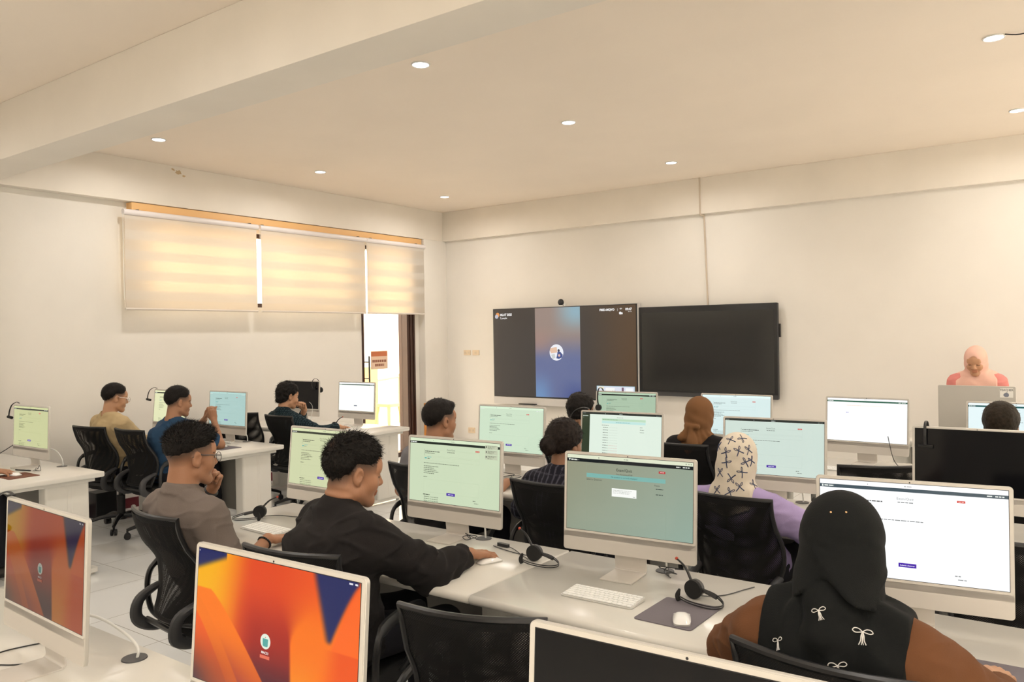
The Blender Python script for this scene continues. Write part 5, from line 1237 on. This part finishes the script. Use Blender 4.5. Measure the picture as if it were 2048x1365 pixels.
    if ct.get('pattern') == 'stripes':
        k = (np.sin(L[:, 2] * 2 * PI / 0.023 + 0.6 * np.sin(L[:, 0] * 9)) > 0.15)[:, None]; cc = np.where(k, np.array(ct['color2']), cc)
    elif ct.get('pattern') == 'pin':
        k = (np.abs(((L[:, 0] / 0.034) % 1) - 0.5) < 0.10)[:, None]; k2 = (np.abs(((L[:, 2] / 0.05) % 1) - 0.5) < 0.07)[:, None]; cc = np.where(k, np.array(ct['color2']), np.where(k2, np.array(ct['color2']) * 0.6, cc))
    elif ct.get('pattern') == 'check':
        k = ((np.sin(L[:, 0] * 2 * PI / 0.02) > 0.3) & (np.sin(L[:, 2] * 2 * PI / 0.016) > 0.0))[:, None]; cc = np.where(k, np.array(ct['color2']), cc)
    mesh_np(ct.get('name', 'shirt'), V - root, F, M_CLOTH, cc * (1 + 0.05 * wob(V, 60)[:, None]), root_o)
    # ---------------- legs and shoes
    tc_ = np.array(sp.get('trousers', (0.02, 0.02, 0.025))); fs = []; shoes = []
    for s in (1, -1):
        if sp.get('stand'):
            k_ = hip + right * s * 0.09 + v3(0, 0, -0.42); a_ = v3(k_[0], k_[1], 0.09); h0 = hip + right * s * 0.09
        else:
            h0 = hip + right * s * 0.10 + v3(0, 0, 0.0); k_ = hip + right * s * 0.13 + fwd * 0.40 + v3(0, 0, -0.02); a_ = v3(k_[0], k_[1], 0.09) + fwd * sp.get('foot', 0.04)
        fs += [cone(h0, k_, 0.088 * (0.6 + 0.4 * bulk), 0.062), cone(k_, a_ + v3(0, 0, 0.02), 0.060, 0.042)]; shoes.append(a_)
    fs.append(ell(hip + v3(0, 0, 0.0), (0.175 * bulk, 0.125 * bulk, 0.11), RT)); tf = union(fs, 0.035)
    def trf(P): return smax(tf(P) + 0.003 * wob(P, 30, 3), 0.07 - P[:, 2], 0.01)
    tl = np.minimum.reduce([hip - 0.25] + [a - 0.12 for a in shoes]); tl[2] = 0.03; th_ = np.maximum.reduce([hip + 0.25] + [a + 0.15 for a in shoes]); th_[2] = hip[2] + 0.15
    V, F = surface(trf, tl, th_, 0.014); mesh_np(sp.get('legname', 'trousers'), V - root, F, M_CLOTH, np.tile(tc_, (len(V), 1)), root_o)
    for a_ in shoes:
        b = MB(); o_ = []; 
        def shoe(i, j):
            an = 2 * PI * i; r = math.sin(PI * j); y = -math.cos(PI * j); wd = 0.044 if y > 0 else 0.036
            return Vector((wd * r * math.cos(an), y * 0.125 + 0.045, max(0.0, 0.035 + (0.035 if math.sin(an) > 0 else 0.036) * r * math.sin(an) * (1.15 - 0.35 * y))))
        b.grid(shoe, 20, 14); b.xform(Matrix.Rotation(ty, 4, 'Z')); b.build('shoe', mat('shoe_dark', (0.03, 0.028, 0.026), 0.5), root_o, loc=v3(a_[0], a_[1], 0.0) - root)
    # ---------------- hair
    if hs_:
        t = hs_.get('t', 0.012); zx, zy = hs_['line']; tt_ = hs_.get('top', 0.006)
        sh_ = [ell((0, -0.015, 0.036 + tt_ * 0.5), (0.0765 + t, 0.098 + t, 0.084 + t + tt_)), ell((0, -0.038, -0.022), (0.062 + t * 0.6, 0.056 + t * 0.7, 0.055))]
        for (cc_, rr_) in hs_.get('extra', []): sh_.append(ell(cc_, rr_))
        su = union(sh_, 0.02); am = hs_.get('rough', 0.0018)
        def hair(P):
            q = toH(P); d = su(q) + am * fine(q, hs_.get('fr', 150)) + am * 0.8 * wob(q, 70); zl = interp(q[:, 1], zx, zy) + 0.003 * np.sin(q[:, 0] * 210 + q[:, 1] * 90)
            tp = hs_.get('taper', 0.045); d = d + (t + 0.002) * np.clip(1 - (q[:, 2] - zl) / tp, 0, 1) ** 1.3
            d = smax(d, (zl - q[:, 2]) * 0.85, 0.008); fc = ell((0, 0.105, -0.01), (0.062, 0.05, 0.082))(q); d = smax(d, -fc, 0.006)
            ear = np.minimum(ell((0.083, -0.008, -0.004), (0.02, 0.024, 0.036))(q), ell((-0.083, -0.008, -0.004), (0.02, 0.024, 0.036))(q)); d = smax(d, -ear, 0.004) if not hs_.get('over') else d
            if hs_.get('bun'):
                bc, br = hs_['bun']; lv = np.linalg.norm(q - np.array(bc), axis=1); th2 = np.arctan2(q[:, 2] - bc[2], q[:, 0] - bc[0]); bn = ell(bc, br)(q) + 0.0035 * np.sin(th2 * 2 + lv * 260) ; d = smin(d, bn, 0.006)
            return d * hs
        V, F = surface(hair, H - 0.175 * hs, H + 0.19 * hs, sp.get('hhair', 0.0055)); hc = np.array(hs_.get('color', (0.011, 0.009, 0.008)))
        N = normals(hair, V); rg = np.random.RandomState(int(sp.get('seed', 1) * 10)); ns = hs_.get('strands', 1500); ex = None
        if ns:
            pk = rg.randint(0, len(V), ns); p = V[pk]; nn = N[pk]; q = toH(p); ln = rg.uniform(0.4, 1.0, ns) * hs_.get('len', 0.014)
            ln = ln * np.where(q[:, 2] > 0.06, 1.0, hs_.get('side', 0.5))
            flow = RH @ np.array(hs_.get('flow', (0, 0.3, -0.5))); tg = flow - nn * (nn @ flow)[:, None]; tg += rg.normal(0, 0.5, tg.shape); dr = nn * hs_.get('lift', 0.5) + tg * (1 - hs_.get('lift', 0.5)); dr /= np.linalg.norm(dr, axis=1)[:, None]
            sd = np.cross(dr, rg.normal(0, 1, dr.shape)); sd /= np.linalg.norm(sd, axis=1)[:, None]; w_ = 0.0009; st = p - nn * 0.002; mid = st + dr * (ln * 0.55)[:, None]; tip = st + (dr * 0.9 + tg * 0.35) * ln[:, None]
            eV = np.stack([st - sd * w_, st + sd * w_, mid + sd * w_ * 0.7, mid - sd * w_ * 0.7, tip], 1).reshape(-1, 3) - root; k = np.arange(ns)[:, None] * 5
            eF = np.concatenate([k + [0, 1, 2], k + [0, 2, 3], k + [3, 2, 4]]); ex = (eV, eF, np.tile(hc, (len(eV), 1)))
        cc = np.tile(hc, (len(V), 1)) * (1 + 0.5 * fine(V, 190)[:, None]); 
        if hs_.get('crown'):
            q = toH(V); k = np.exp(-(np.linalg.norm(q - np.array(hs_['crown']), axis=1) / 0.016) ** 2)[:, None] * 0.55; cc = cc * (1 - k) + base_c * 0.45 * k
        mesh_np('hair', V - root, F, M_HAIR, cc, root_o, extra=ex)
    # ---------------- head scarf
    hj = sp.get('hijab')
    if hj:
        hc = np.array(hj['color'], float); B = hj.get('drape', 0.25); fo = hj.get('fold', 0.004)
        dome = union([ell((0, -0.016, 0.030), (0.088, 0.112, 0.100)), ell((0, -0.012, -0.03), (0.086, 0.094, 0.085))] + [ell(c_, r_) for c_, r_ in hj.get('extra', [])], 0.03)
        wrap = union([cone(H + RH @ v3(0, -0.02, -0.05), NB + v3(0, 0, -0.005), hj.get('wrap', 0.080), hj.get('collar', 0.088))], 0.03); cape = torso(hj.get('cinf', 0.026))
        addp = [cone(H + RH @ v3(*a), H + RH @ v3(*b_), ra, rb) for a, b_, ra, rb in hj.get('tails', [])]
        def sc(P):
            q = toH(P); dm = dome(q) * hs; dm = dm + fo * 0.6 * np.sin(q[:, 2] * 75 + q[:, 1] * 55 + 2.0 * np.sin(q[:, 0] * 30)) * np.clip((0.06 - q[:, 2]) / 0.08, 0, 1)
            if hj.get('flap'):              # rim of the outer layer standing away from the nape
                rim = -0.128 + 0.058 * np.exp(-((q[:, 0] + 0.012) / 0.048) ** 2) - 0.10 * np.clip(q[:, 1] - 0.0, 0, 1); fl = cone((0, -0.020, 0.020), (0.0, -0.034, -0.13), 0.100, 0.112)(q * (1.05, 0.93, 1.0)); fl = fl + 0.0035 * np.sin(q[:, 0] * 50 + q[:, 2] * 42) * np.clip((0.03 - q[:, 2]) / 0.08, 0, 1); fl = fl - 0.0045 * np.exp(-((q[:, 0] * 0.75 + q[:, 2] * 0.66 + 0.035) / 0.012) ** 2) - 0.004 * np.exp(-((q[:, 0] * 0.35 - q[:, 2] * 0.93 - 0.075 + 0.4 * q[:, 1]) / 0.010) ** 2); fl = smax(fl, (rim - q[:, 2]), 0.003); fl = np.maximum(fl, (q[:, 1] - 0.05)); flap_ = fl * hs
            flap_ = flap_ if hj.get('flap') else None
            d = smin(dm, wrap(P) + fo * wob(P * (1.2, 1.2, 0.5), 46, 1.3), 0.03)
            L_ = (P - NB) @ RT; rad_ = np.hypot(L_[:, 0], L_[:, 1]); bot = hj['bottom'](L_[:, 0], L_[:, 1]); cp = cape(P) + fo * (0.8 * np.sin(np.arctan2(L_[:, 1], L_[:, 0]) * hj.get('pleats', 14) + 2 * np.sin(L_[:, 2] * 12)) + 0.6 * wob(P, 30))
            cp = smax(cp, bot - L_[:, 2], 0.006); cp = smax(cp, np.abs(L_[:, 0]) - hj.get('width', 0.2), 0.012); d = smin(d, cp, 0.03)
            for g in addp: d = smin(d, g(P) + 0.003 * np.sin(P[:, 2] * 70), 0.014)
            if flap_ is not None: d = np.minimum(d, flap_)
            face = smin(ell((0, 0.115, -0.022), hj.get('face', (0.058, 0.075, 0.070)))(q), ell((0, 0.115, 0.030), (0.034, 0.085, 0.052))(q), 0.02) * hs; d = smax(d, -face, 0.005)
            return d
        V, F = surface(sc, np.minimum(H - 0.2, NB - (0.34, 0.3, 0.45)), np.maximum(H + 0.2, NB + (0.34, 0.3, 0.2)), hj.get('h', 0.006))
        cc = np.tile(hc, (len(V), 1))
        if hj.get('trim') is not None:
            L_ = (V - NB) @ RT; e_ = L_[:, 2] - hj['bottom'](L_[:, 0], L_[:, 1]); k = (e_ < 0.012) & (np.linalg.norm(V - H, axis=1) > 0.13); cc[k] = hj['trim']
        so = mesh_np('headscarf', V - root, F, M_CLOTH, cc * (1 + 0.04 * wob(V, 50)[:, None]), root_o)
        if hj.get('bows'):
            bv = BVHTree.FromPolygons([tuple(v) for v in V], [tuple(map(int, f)) for f in F]); n_ = 0
            for (o_, dr, sz, an, solid) in hj['bows']:          # origin, ray direction, size, roll
                r_ = bv.ray_cast(Vector(o_), Vector(dr).normalized())
                if r_[0] is None: continue
                p0, nn = r_[0], r_[1]; up = Vector((0, 0, 1)); tx = up.cross(nn).normalized(); tyv = nn.cross(tx); ca, sa = math.cos(an), math.sin(an); ax_, ay_ = tx * ca + tyv * sa, tyv * ca - tx * sa; b = MB()
                curves = []
                if solid == 'outline':
                    for s in (1, -1):
                        curves.append(([(0, 0), (s * 0.35, 0.28), (s * 0.75, 0.32), (s * 0.95, 0.08), (s * 0.70, -0.10), (s * 0.3, -0.06), (0, 0)], 0.055)); curves.append(([(0, 0), (s * 0.14, -0.4), (s * 0.18, -0.85), (s * 0.36, -1.25)], 0.055)); curves.append(([(s * 0.05, 0), (s * 0.05, -0.4), (s * 0.02, -0.85), (s * 0.10, -1.25)], 0.045))
                else:
                    for s in (1, -1):
                        curves.append(([(0, 0), (s * 0.2, 0.42), (s * 0.6, 0.75), (s * 0.52, 0.30), (0, 0)], 0.07)); curves.append(([(0, 0), (s * 0.3, -0.4), (s * 0.75, -0.85)], 0.11))
                for pts, wd in curves:
                    pp = []
                    for q_ in spline([(x, y, 0) for x, y in pts], 5):
                        w0 = p0 + ax_ * q_.x * sz + ay_ * q_.y * sz + nn * 0.03; hit = bv.ray_cast(w0, -nn, 0.08); pp.append((hit[0] if hit[0] is not None else w0 - nn * 0.03) + nn * 0.0006 - Vector(root))
                    b.tube(pp, [(wd * sz, 0.0014)] * len(pp) if solid != 'outline' else wd * sz, 6, flat=ax_.cross(nn) if False else None)
                b.build('printed_bow' if solid != 'outline' else 'embroidered_bow', hj['bowmat'], so)
        for (o_, dr) in hj.get('pins', []):
            bv = BVHTree.FromPolygons([tuple(v) for v in V], [tuple(map(int, f)) for f in F]); r_ = bv.ray_cast(Vector(o_), Vector(dr).normalized())
            if r_[0] is not None: b = MB(); b.ell(r_[0] + r_[1] * 0.001 - Vector(root), (0.003, 0.003, 0.003), 10, 6); b.build('pin_head', mat('gold_pin', (0.9, 0.55, 0.3), 0.15, metal=1.0), so)
    # ---------------- glasses, bracelets
    gl = sp.get('glasses')
    if gl:
        M4 = Matrix([list(RH[i]) + [H[i] - root[i]] for i in range(3)] + [[0, 0, 0, 1]]); gm = gl
        b = MB()
        for s in (1, -1):
            b.tube([(s * 0.033 + 0.025 * math.cos(a), 0.106, -0.002 + 0.021 * math.sin(a)) for a in [2 * PI * i / 24 for i in range(24)]], 0.0013, 6, closed=True); b.tube([(s * 0.058, 0.106, 0.006), (s * 0.066, 0.100, 0.008), (s * 0.077, 0.02, 0.014), (s * 0.0805, -0.010, 0.020), (s * 0.079, -0.03, 0.006)], 0.0022, 6)
        b.tube(spline([(-0.009, 0.106, 0.003), (0, 0.110, 0.007), (0.009, 0.106, 0.003)], 4), 0.0014, 6); b.xform(M4); g = b.build('spectacles', gm, root_o)
        for s in (1, -1): b = MB(); b.add([(s * 0.033 + 0.0245 * math.cos(a), 0.106, -0.002 + 0.0205 * math.sin(a)) for a in [2 * PI * i / 24 for i in range(24)]], [tuple(range(24))]); b.xform(M4); b.build('lens', M_LENS, g, smooth=False)
    for s, key in ((1, 'R'), (-1, 'L')):
        br = sp[key].get('band')
        if br:
            w, e = arms[s][2], arms[s][1]; ax_ = Vector(nrm(w - e)); c_ = Vector(w - root) - ax_ * 0.025; t1_ = ax_.orthogonal().normalized(); t2_ = ax_.cross(t1_); b = MB()
            if br == 'beads':
                for i in range(22): a = 2 * PI * i / 22; b.ell(c_ + (t1_ * math.cos(a) + t2_ * math.sin(a)) * 0.030, (0.0047,) * 3, 8, 6)
            else: b.tube([c_ + (t1_ * math.cos(a) + t2_ * math.sin(a)) * 0.0285 for a in [2 * PI * i / 28 for i in range(28)]], (0.007, 0.007) and 0.006, 8, closed=True)
            b.build('bead_bracelet' if br == 'beads' else 'wrist_band', M_BLACK, root_o)
    return root_o

LINE_SHORT = ([-0.12, -0.085, -0.045, -0.02, 0.03, 0.055, 0.075, 0.11], [-0.050, -0.045, -0.010, 0.034, 0.030, 0.052, 0.070, 0.075])
LINE_MID = ([-0.12, -0.085, -0.045, -0.02, 0.03, 0.055, 0.075, 0.11], [-0.028, -0.025, 0.000, 0.036, 0.040, 0.054, 0.068, 0.072])
LINE_FADE = ([-0.12, -0.085, -0.045, -0.02, 0.03, 0.055, 0.075, 0.11], [0.006, 0.006, 0.022, 0.034, 0.046, 0.056, 0.066, 0.070])
LINE_LONG = ([-0.12, -0.085, -0.045, -0.02, 0.03, 0.055, 0.075, 0.11], [-0.085, -0.080, -0.060, -0.02, 0.020, 0.045, 0.066, 0.075])
LINE_BUN = ([-0.12, -0.085, -0.045, -0.02, 0.03, 0.055, 0.075, 0.11], [-0.060, -0.055, -0.035, -0.01, 0.010, 0.045, 0.066, 0.075])
UP = (0, 0, 1)
def A(w, e, d, n=UP, p='mouse', **k): return dict(w=w, e=e, d=d, n=n, p=p, **k)
PEOPLE = [
 dict(label='man in a tan shirt and clear glasses sitting at the left wall', seed=1.1, h=0.0085, hip=(-7.01, 3.66), head=(-6.93, 3.60, 1.172), yaw=-12, pitch=8, skin='b', sw=0.185, glasses=mat('steel', (0.6, 0.6, 0.6), 0.25),
      R=A((-6.78, 3.93, 0.79), (-6.6, 3.55, 0.78), (0.1, 1, -0.05), p='key'), L=A((-7.12, 3.93, 0.79), (-7.3, 3.55, 0.78), (0.1, 1, -0.05), p='key'),
      cloth=dict(color=rgb(186, 164, 126), sleeve=0.85, infl=0.016, folds=0.005), hair=dict(line=LINE_MID, t=0.010, rough=0.0015, fade=0.035, strands=1200, len=0.012)),
 dict(label='man in a blue t-shirt with clasped hands before his chin', seed=2.3, h=0.008, hip=(-6.41, 3.72), head=(-6.17, 3.74, 1.155), yaw=-14, pitch=6, skin='d', sw=0.19, bulk=1.0, hunch=0.025, round=0.05,
      R=A((-6.10, 4.02, 0.98), (-5.90, 3.85, 0.76), (-0.35, -0.02, 1), (0.6, -0.75, 0.1), 'clasp'), L=A((-6.24, 4.02, 0.98), (-6.5, 3.95, 0.76), (0.35, 0.02, 1), (-0.7, -0.65, 0.1), 'clasp'),
      cloth=dict(color=rgb(44, 70, 98), sleeve=0.85, infl=0.014, folds=0.004, name='t_shirt'), hair=dict(line=LINE_MID, t=0.011, top=0.008, rough=0.0015, fade=0.04, strands=1500, len=0.014)),
 dict(label='wavy-haired person in a dark teal checked shirt near the glass door', seed=3.7, h=0.008, hip=(-6.25, 5.06), head=(-6.42, 5.06, 1.10), yaw=-14, pitch=8, skin='b', sw=0.165, bulk=0.9, hunch=0.05,
      R=A((-6.02, 5.36, 0.79), (-6.1, 5.0, 0.80), (0.15, 1, -0.1)), L=A((-6.37, 5.22, 0.955), (-6.62, 5.22, 0.76), (0.1, -0.45, 1), (-0.3, 0.8, 0.4), 'chin'),
      cloth=dict(color=rgb(24, 36, 42), color2=rgb(58, 76, 82), pattern='check', sleeve={1: 1.92, -1: 1.8}, infl=0.012, folds=0.004, collar=0.05),
      hair=dict(line=LINE_LONG, t=0.018, top=0.010, rough=0.007, fr=95, fade=0.0, strands=2200, len=0.028, side=1.0, lift=0.35, flow=(0, -0.5, -0.6), taper=0.012, color=(0.012, 0.010, 0.009), extra=[((0, -0.075, -0.03), (0.065, 0.045, 0.05))])),
 dict(label='man with glasses in a grey polo shirt, hand at his mouth', seed=4.2, h=0.0055, hskin=0.0042, hip=(-3.20, 2.10), head=(-3.18, 1.985, 1.165), yaw=-10, pitch=3, skin='a', sw=0.185, nr=0.063, hs=1.04, glasses=mat('dark_grey_plastic'),
      R=A((-2.95, 2.20, 0.79), (-2.92, 1.9, 0.75), (0.35, 1, -0.05), band='beads'), L=A((-3.33, 2.185, 0.985), (-3.50, 2.36, 0.78), (0.45, -0.1, 0.9), (-0.5, 0.85, 0.1), 'chin', band='strap'),
      cloth=dict(color=rgb(116, 106, 100), sleeve=0.9, infl=0.014, folds=0.004, collar=0.058, neckhole=0.062), trousers=(0.02, 0.022, 0.03),
      hair=dict(line=LINE_FADE, t=0.010, top=0.012, fade=0.05, strands=5200, len=0.026, side=0.35, lift=0.75, flow=(0, 0.8, 0.3), extra=[((0, 0.045, 0.092), (0.058, 0.050, 0.038))])),
 dict(label='man in a black jacket resting his right arm on the desk', seed=5.5, h=0.0055, hskin=0.0042, hip=(-2.31, 2.03), head=(-2.275, 2.10, 1.158), tyaw=-16, yaw=-26, pitch=10, skin='a', sw=0.198, bulk=1.27, jaw=1.18, nr=0.066, neck=0.07, hunch=0.035, round=0.02, rolls=True, hs=1.05, crease=0.006, Lu=0.30,
      R=A((-2.03, 2.485, 0.795), (-1.98, 2.22, 0.72), (0.30, 1, -0.12), p='mouse'), L=A((-2.48, 2.46, 0.795), (-2.65, 2.15, 0.75), (0.2, 1, -0.05), p='key'),
      cloth=dict(color=(0.019, 0.017, 0.017), sleeve=1.84, infl=0.018, folds=0.007, puff=0.010, collar=0.040, name='jacket', grooves=[((-2.55, 1.95, 0.93), (-2.10, 1.80, 0.87), 0.007, 0.006), ((-2.10, 1.93, 1.02), (-2.08, 1.83, 0.75), 0.005, 0.004), ((-2.5, 1.98, 1.0), (-2.15, 1.86, 1.0), 0.004, 0.012)]),
      hair=dict(line=([-0.12, -0.085, -0.045, -0.02, 0.03, 0.055, 0.075, 0.11], [-0.030, -0.028, -0.004, 0.036, 0.036, 0.046, 0.060, 0.066]), t=0.014, top=0.010, rough=0.0022, fade=0.045, strands=7500, len=0.026, side=0.6, lift=0.30, flow=(0, 0.9, -0.5), crown=(0.012, -0.095, 0.085))),
 dict(label='short-haired man in the middle row whose head shows above the notification screen', seed=6.1, h=0.008, hip=(-3.13, 3.58), head=(-3.15, 3.60, 1.165), yaw=-16, pitch=2, skin='a', sw=0.185,
      R=A((-2.84, 3.84, 0.79), (-2.85, 3.5, 0.75), (0.15, 1, -0.05)), L=A((-3.4, 3.84, 0.79), (-3.5, 3.5, 0.75), (0.15, 1, -0.05)),
      cloth=dict(color=rgb(120, 118, 122), sleeve=0.8, infl=0.014), hair=dict(line=LINE_MID, t=0.011, rough=0.0015, fade=0.04, strands=1800, len=0.012, flow=(0, 0.9, 0.2), extra=[((0, 0.055, 0.090), (0.055, 0.040, 0.030))])),
 dict(label='woman with a dark hair bun and pinstriped navy shirt', seed=7.3, h=0.007, fem=True, hip=(-2.18, 3.55), head=(-2.27, 3.60, 1.085), yaw=-8, pitch=8, skin='c', sw=0.165, bulk=1.05,
      R=A((-2.1, 3.84, 0.79), (-1.95, 3.5, 0.75), (0.0, 1, -0.05)), L=A((-2.45, 3.84, 0.79), (-2.6, 3.5, 0.75), (0.0, 1, -0.05)),
      cloth=dict(color=rgb(34, 33, 42), color2=rgb(84, 84, 96), pattern='pin', sleeve=1.6, infl=0.016, collar=0.05),
      hair=dict(line=LINE_BUN, t=0.017, top=0.006, rough=0.003, fade=0.0, strands=1800, len=0.022, side=1.0, lift=0.3, flow=(0, -1, 0), over=True, taper=0.012, bun=((-0.012, -0.125, -0.012), (0.048, 0.036, 0.050)), color=(0.016, 0.011, 0.009))),
 dict(label='person with short black hair in a green and white striped shirt', seed=8.2, h=0.008, hip=(-3.05, 5.07), head=(-3.07, 5.10, 1.095), yaw=-10, pitch=5, skin='c', sw=0.165,
      R=A((-2.85, 5.38, 0.79), (-2.75, 5.0, 0.75), (0.0, 1, -0.05)), L=A((-3.25, 5.38, 0.79), (-3.4, 5.0, 0.75), (0.0, 1, -0.05)),
      cloth=dict(color=rgb(205, 215, 205), color2=rgb(70, 120, 95), pattern='stripes', sleeve=0.8, infl=0.014), hair=dict(line=LINE_LONG, t=0.018, top=0.006, rough=0.005, fade=0.0, strands=1400, len=0.018, side=1, lift=0.25, taper=0.015, flow=(0, -0.2, -1))),
 dict(label='woman in a tied brown headscarf and black top', seed=9.4, h=0.008, fem=True, hip=(-2.18, 5.12), head=(-2.13, 5.10, 1.112), yaw=-6, pitch=5, skin='b', sw=0.16, bulk=1.08,
      R=A((-1.95, 5.38, 0.79), (-1.8, 5.0, 0.75), (0.0, 1, -0.05)), L=A((-2.3, 5.38, 0.79), (-2.5, 5.0, 0.75), (0.0, 1, -0.05)),
      cloth=dict(color=(0.014, 0.013, 0.014), sleeve=1.9, infl=0.016, name='top'),
      hijab=dict(color=rgb(118, 84, 56), bottom=lambda x, y: -0.085 + 1.1 * np.abs(x + 0.01), width=0.15, cinf=0.022, fold=0.005, extra=[((0, -0.070, -0.045), (0.070, 0.055, 0.065))], tails=[((-0.035, -0.110, -0.075), (0.045, -0.125, -0.080), 0.020, 0.017), ((0.0, -0.122, -0.080), (0.028, -0.150, -0.205), 0.018, 0.038), ((-0.02, -0.115, -0.080), (-0.055, -0.14, -0.15), 0.016, 0.030)])),
 dict(label='woman in a white headscarf printed with navy bows and a lilac top', seed=10.2, h=0.0065, fem=True, hip=(-1.31, 3.73), head=(-1.335, 3.64, 1.075), yaw=-4, pitch=8, skin='b', sw=0.175, bulk=1.0, hunch=0.015, hs=0.98, crease=0.005,
      R=A((-1.08, 3.90, 0.79), (-0.88, 3.55, 0.72), (0.0, 1, -0.05)), L=A((-1.52, 3.88, 0.79), (-1.7, 3.5, 0.75), (0.0, 1, -0.05)),
      cloth=dict(color=rgb(168, 152, 196), sleeve=1.85, infl=0.018, puff=0.020, folds=0.005, name='top'),
      hijab=dict(color=rgb(214, 204, 188), bottom=lambda x, y: -0.085 + 0.35 * np.abs(x), width=0.105, cinf=0.024, fold=0.003, pleats=6, trim=rgb(62, 72, 108), extra=[((0, -0.050, -0.06), (0.082, 0.064, 0.10))], bowmat=mat('navy_print', rgb(58, 68, 98), 0.8),
                 bows=[((0, 0, 1.679), dr, 0.024, an, 'solid') for dr, an in zip([(-0.3653, 0.9691, -0.1368), (-0.3535, 0.9776, -0.1357), (-0.37, 0.9655, -0.1524), (-0.3572, 0.9748, -0.1508), (-0.347, 0.9822, -0.1497), (-0.3696, 0.9657, -0.165), (-0.3441, 0.9842, -0.1636), (-0.3763, 0.9607, -0.1775), (-0.3539, 0.9769, -0.1779), (-0.3651, 0.9687, -0.1859), (-0.3565, 0.9748, -0.1961), (-0.3423, 0.9852, -0.1939), (-0.3663, 0.9676, -0.2029), (-0.3795, 0.9581, -0.1995), (-0.377, 0.9604, -0.1447), (-0.3502, 0.9797, -0.1654)], (0.5, 2.2, -0.5, 0.4, 0.2, -0.6, 0.3, 0.1, 0.7, 3.0, 0.1, 0.4, -0.3, 0.3, 0.4, 1.2))])),
 dict(label='woman in a black headscarf with white embroidered bows and brown top', seed=11.7, h=0.0055, hskin=0.0045, fem=True, hip=(-0.47, 2.09), head=(-0.492, 2.055, 1.140), yaw=2, pitch=12, skin='b', sw=0.172, bulk=1.12, round=0.0, crease=0.004, neck=0.08,
      R=A((-0.215, 2.33, 0.79), (-0.10, 2.0, 0.78), (0.25, 1, -0.08)), L=A((-0.64, 2.35, 0.79), (-0.80, 2.06, 0.84), (0.25, 1, -0.05), p='key'),
      cloth=dict(color=rgb(108, 72, 48), sleeve={1: 1.78, -1: 1.8}, infl=0.016, puff=0.008, folds=0.005, name='top'),
      hijab=dict(color=(0.010, 0.011, 0.011), h=0.005, bottom=lambda x, y: -0.34 + 0.55 * np.abs(x - 0.02), width=0.165, cinf=0.034, fold=0.009, pleats=9, wrap=0.066, collar=0.072, flap=True, extra=[((0, -0.02, 0.035), (0.088, 0.112, 0.100))],
                 tails=[((-0.02, -0.085, -0.06), (-0.01, -0.125, -0.19), 0.048, 0.050), ((0.03, -0.115, -0.15), (0.045, -0.145, -0.36), 0.030, 0.024), ((-0.035, -0.12, -0.20), (-0.06, -0.135, -0.36), 0.028, 0.022), ((0.05, -0.075, -0.125), (0.13, -0.03, -0.135), 0.022, 0.017)], bowmat=mat('white_thread', (0.75, 0.73, 0.70), 0.6),
                 bows=[(o, dr, sz, an, 'outline') for o, dr, sz, an in (
                     ((0, 0, 1.679), (-0.2772, 1.0307, -0.3538), 0.017, 0.4), ((0, 0, 1.679), (-0.2325, 1.0631, -0.382), 0.022, 0.0), ((0, 0, 1.679), (-0.3188, 1.0002, -0.3908), 0.018, 0.5), ((0, 0, 1.679), (-0.2584, 1.0437, -0.4241), 0.021, 0.15))],
                 pins=[((0, 0, 1.679), (-0.2635, 1.0419, -0.2307)), ((0, 0, 1.679), (-0.2482, 1.053, -0.231))])),
 dict(label='person with short dark hair before the far right screen', seed=12.4, h=0.008, hip=(-0.42, 5.08), head=(-0.395, 5.18, 1.12), yaw=0, pitch=12, skin='c', sw=0.17,
      R=A((-0.2, 5.42, 0.79), (-0.1, 5.0, 0.75), (0.0, 1, -0.05)), L=A((-0.6, 5.42, 0.79), (-0.75, 5.0, 0.75), (0.0, 1, -0.05)),
      cloth=dict(color=rgb(60, 62, 70), sleeve=0.8, infl=0.014), hair=dict(line=LINE_LONG, t=0.016, top=0.006, fade=0.0, strands=1200, len=0.012, taper=0.015, lift=0.15, color=(0.022, 0.016, 0.010), flow=(0, 0.2, -1))),
 dict(label='woman in a pink headscarf standing and looking down behind the teacher computer', seed=13.6, h=0.008, hskin=0.005, fem=True, stand=True, hipz=0.86, hip=(-0.86, 8.12), head=(-0.795, 7.99, 1.385), yaw=176, pitch=22, tyaw=180, skin='b', sw=0.155, bulk=1.02, eyes_closed=True, neck=0.07, legname='skirt',
      R=A((-0.86, 7.76, 0.90), (-0.98, 8.10, 0.90), (0.2, -1, -0.2)), L=A((-0.72, 7.76, 0.90), (-0.62, 8.10, 0.90), (-0.2, -1, -0.2)),
      cloth=dict(color=rgb(214, 134, 128), sleeve=1.8, infl=0.018, name='top'),
      hijab=dict(color=rgb(228, 184, 168), bottom=lambda x, y: -0.22 + 0.6 * np.abs(x), width=0.16, cinf=0.026, fold=0.005, pleats=5, face=(0.055, 0.095, 0.068))),
 dict(label='person at the left edge of the picture with a hand on the white mouse', seed=14.8, h=0.009, hip=(-6.42, 2.0), head=(-6.45, 2.02, 1.16), yaw=0, pitch=8, skin='a', sw=0.18,
      R=A((-6.135, 2.335, 0.795), (-6.1, 2.0, 0.80), (0.75, 0.7, -0.12)), L=A((-6.62, 2.3, 0.79), (-6.8, 2.0, 0.75), (0.0, 1, -0.05)),
      cloth=dict(color=rgb(60, 70, 90), sleeve=0.8, infl=0.014), hair=dict(line=LINE_SHORT, t=0.010, fade=0.02, strands=600, len=0.010)),
]
for sp in PEOPLE: make_person(sp)
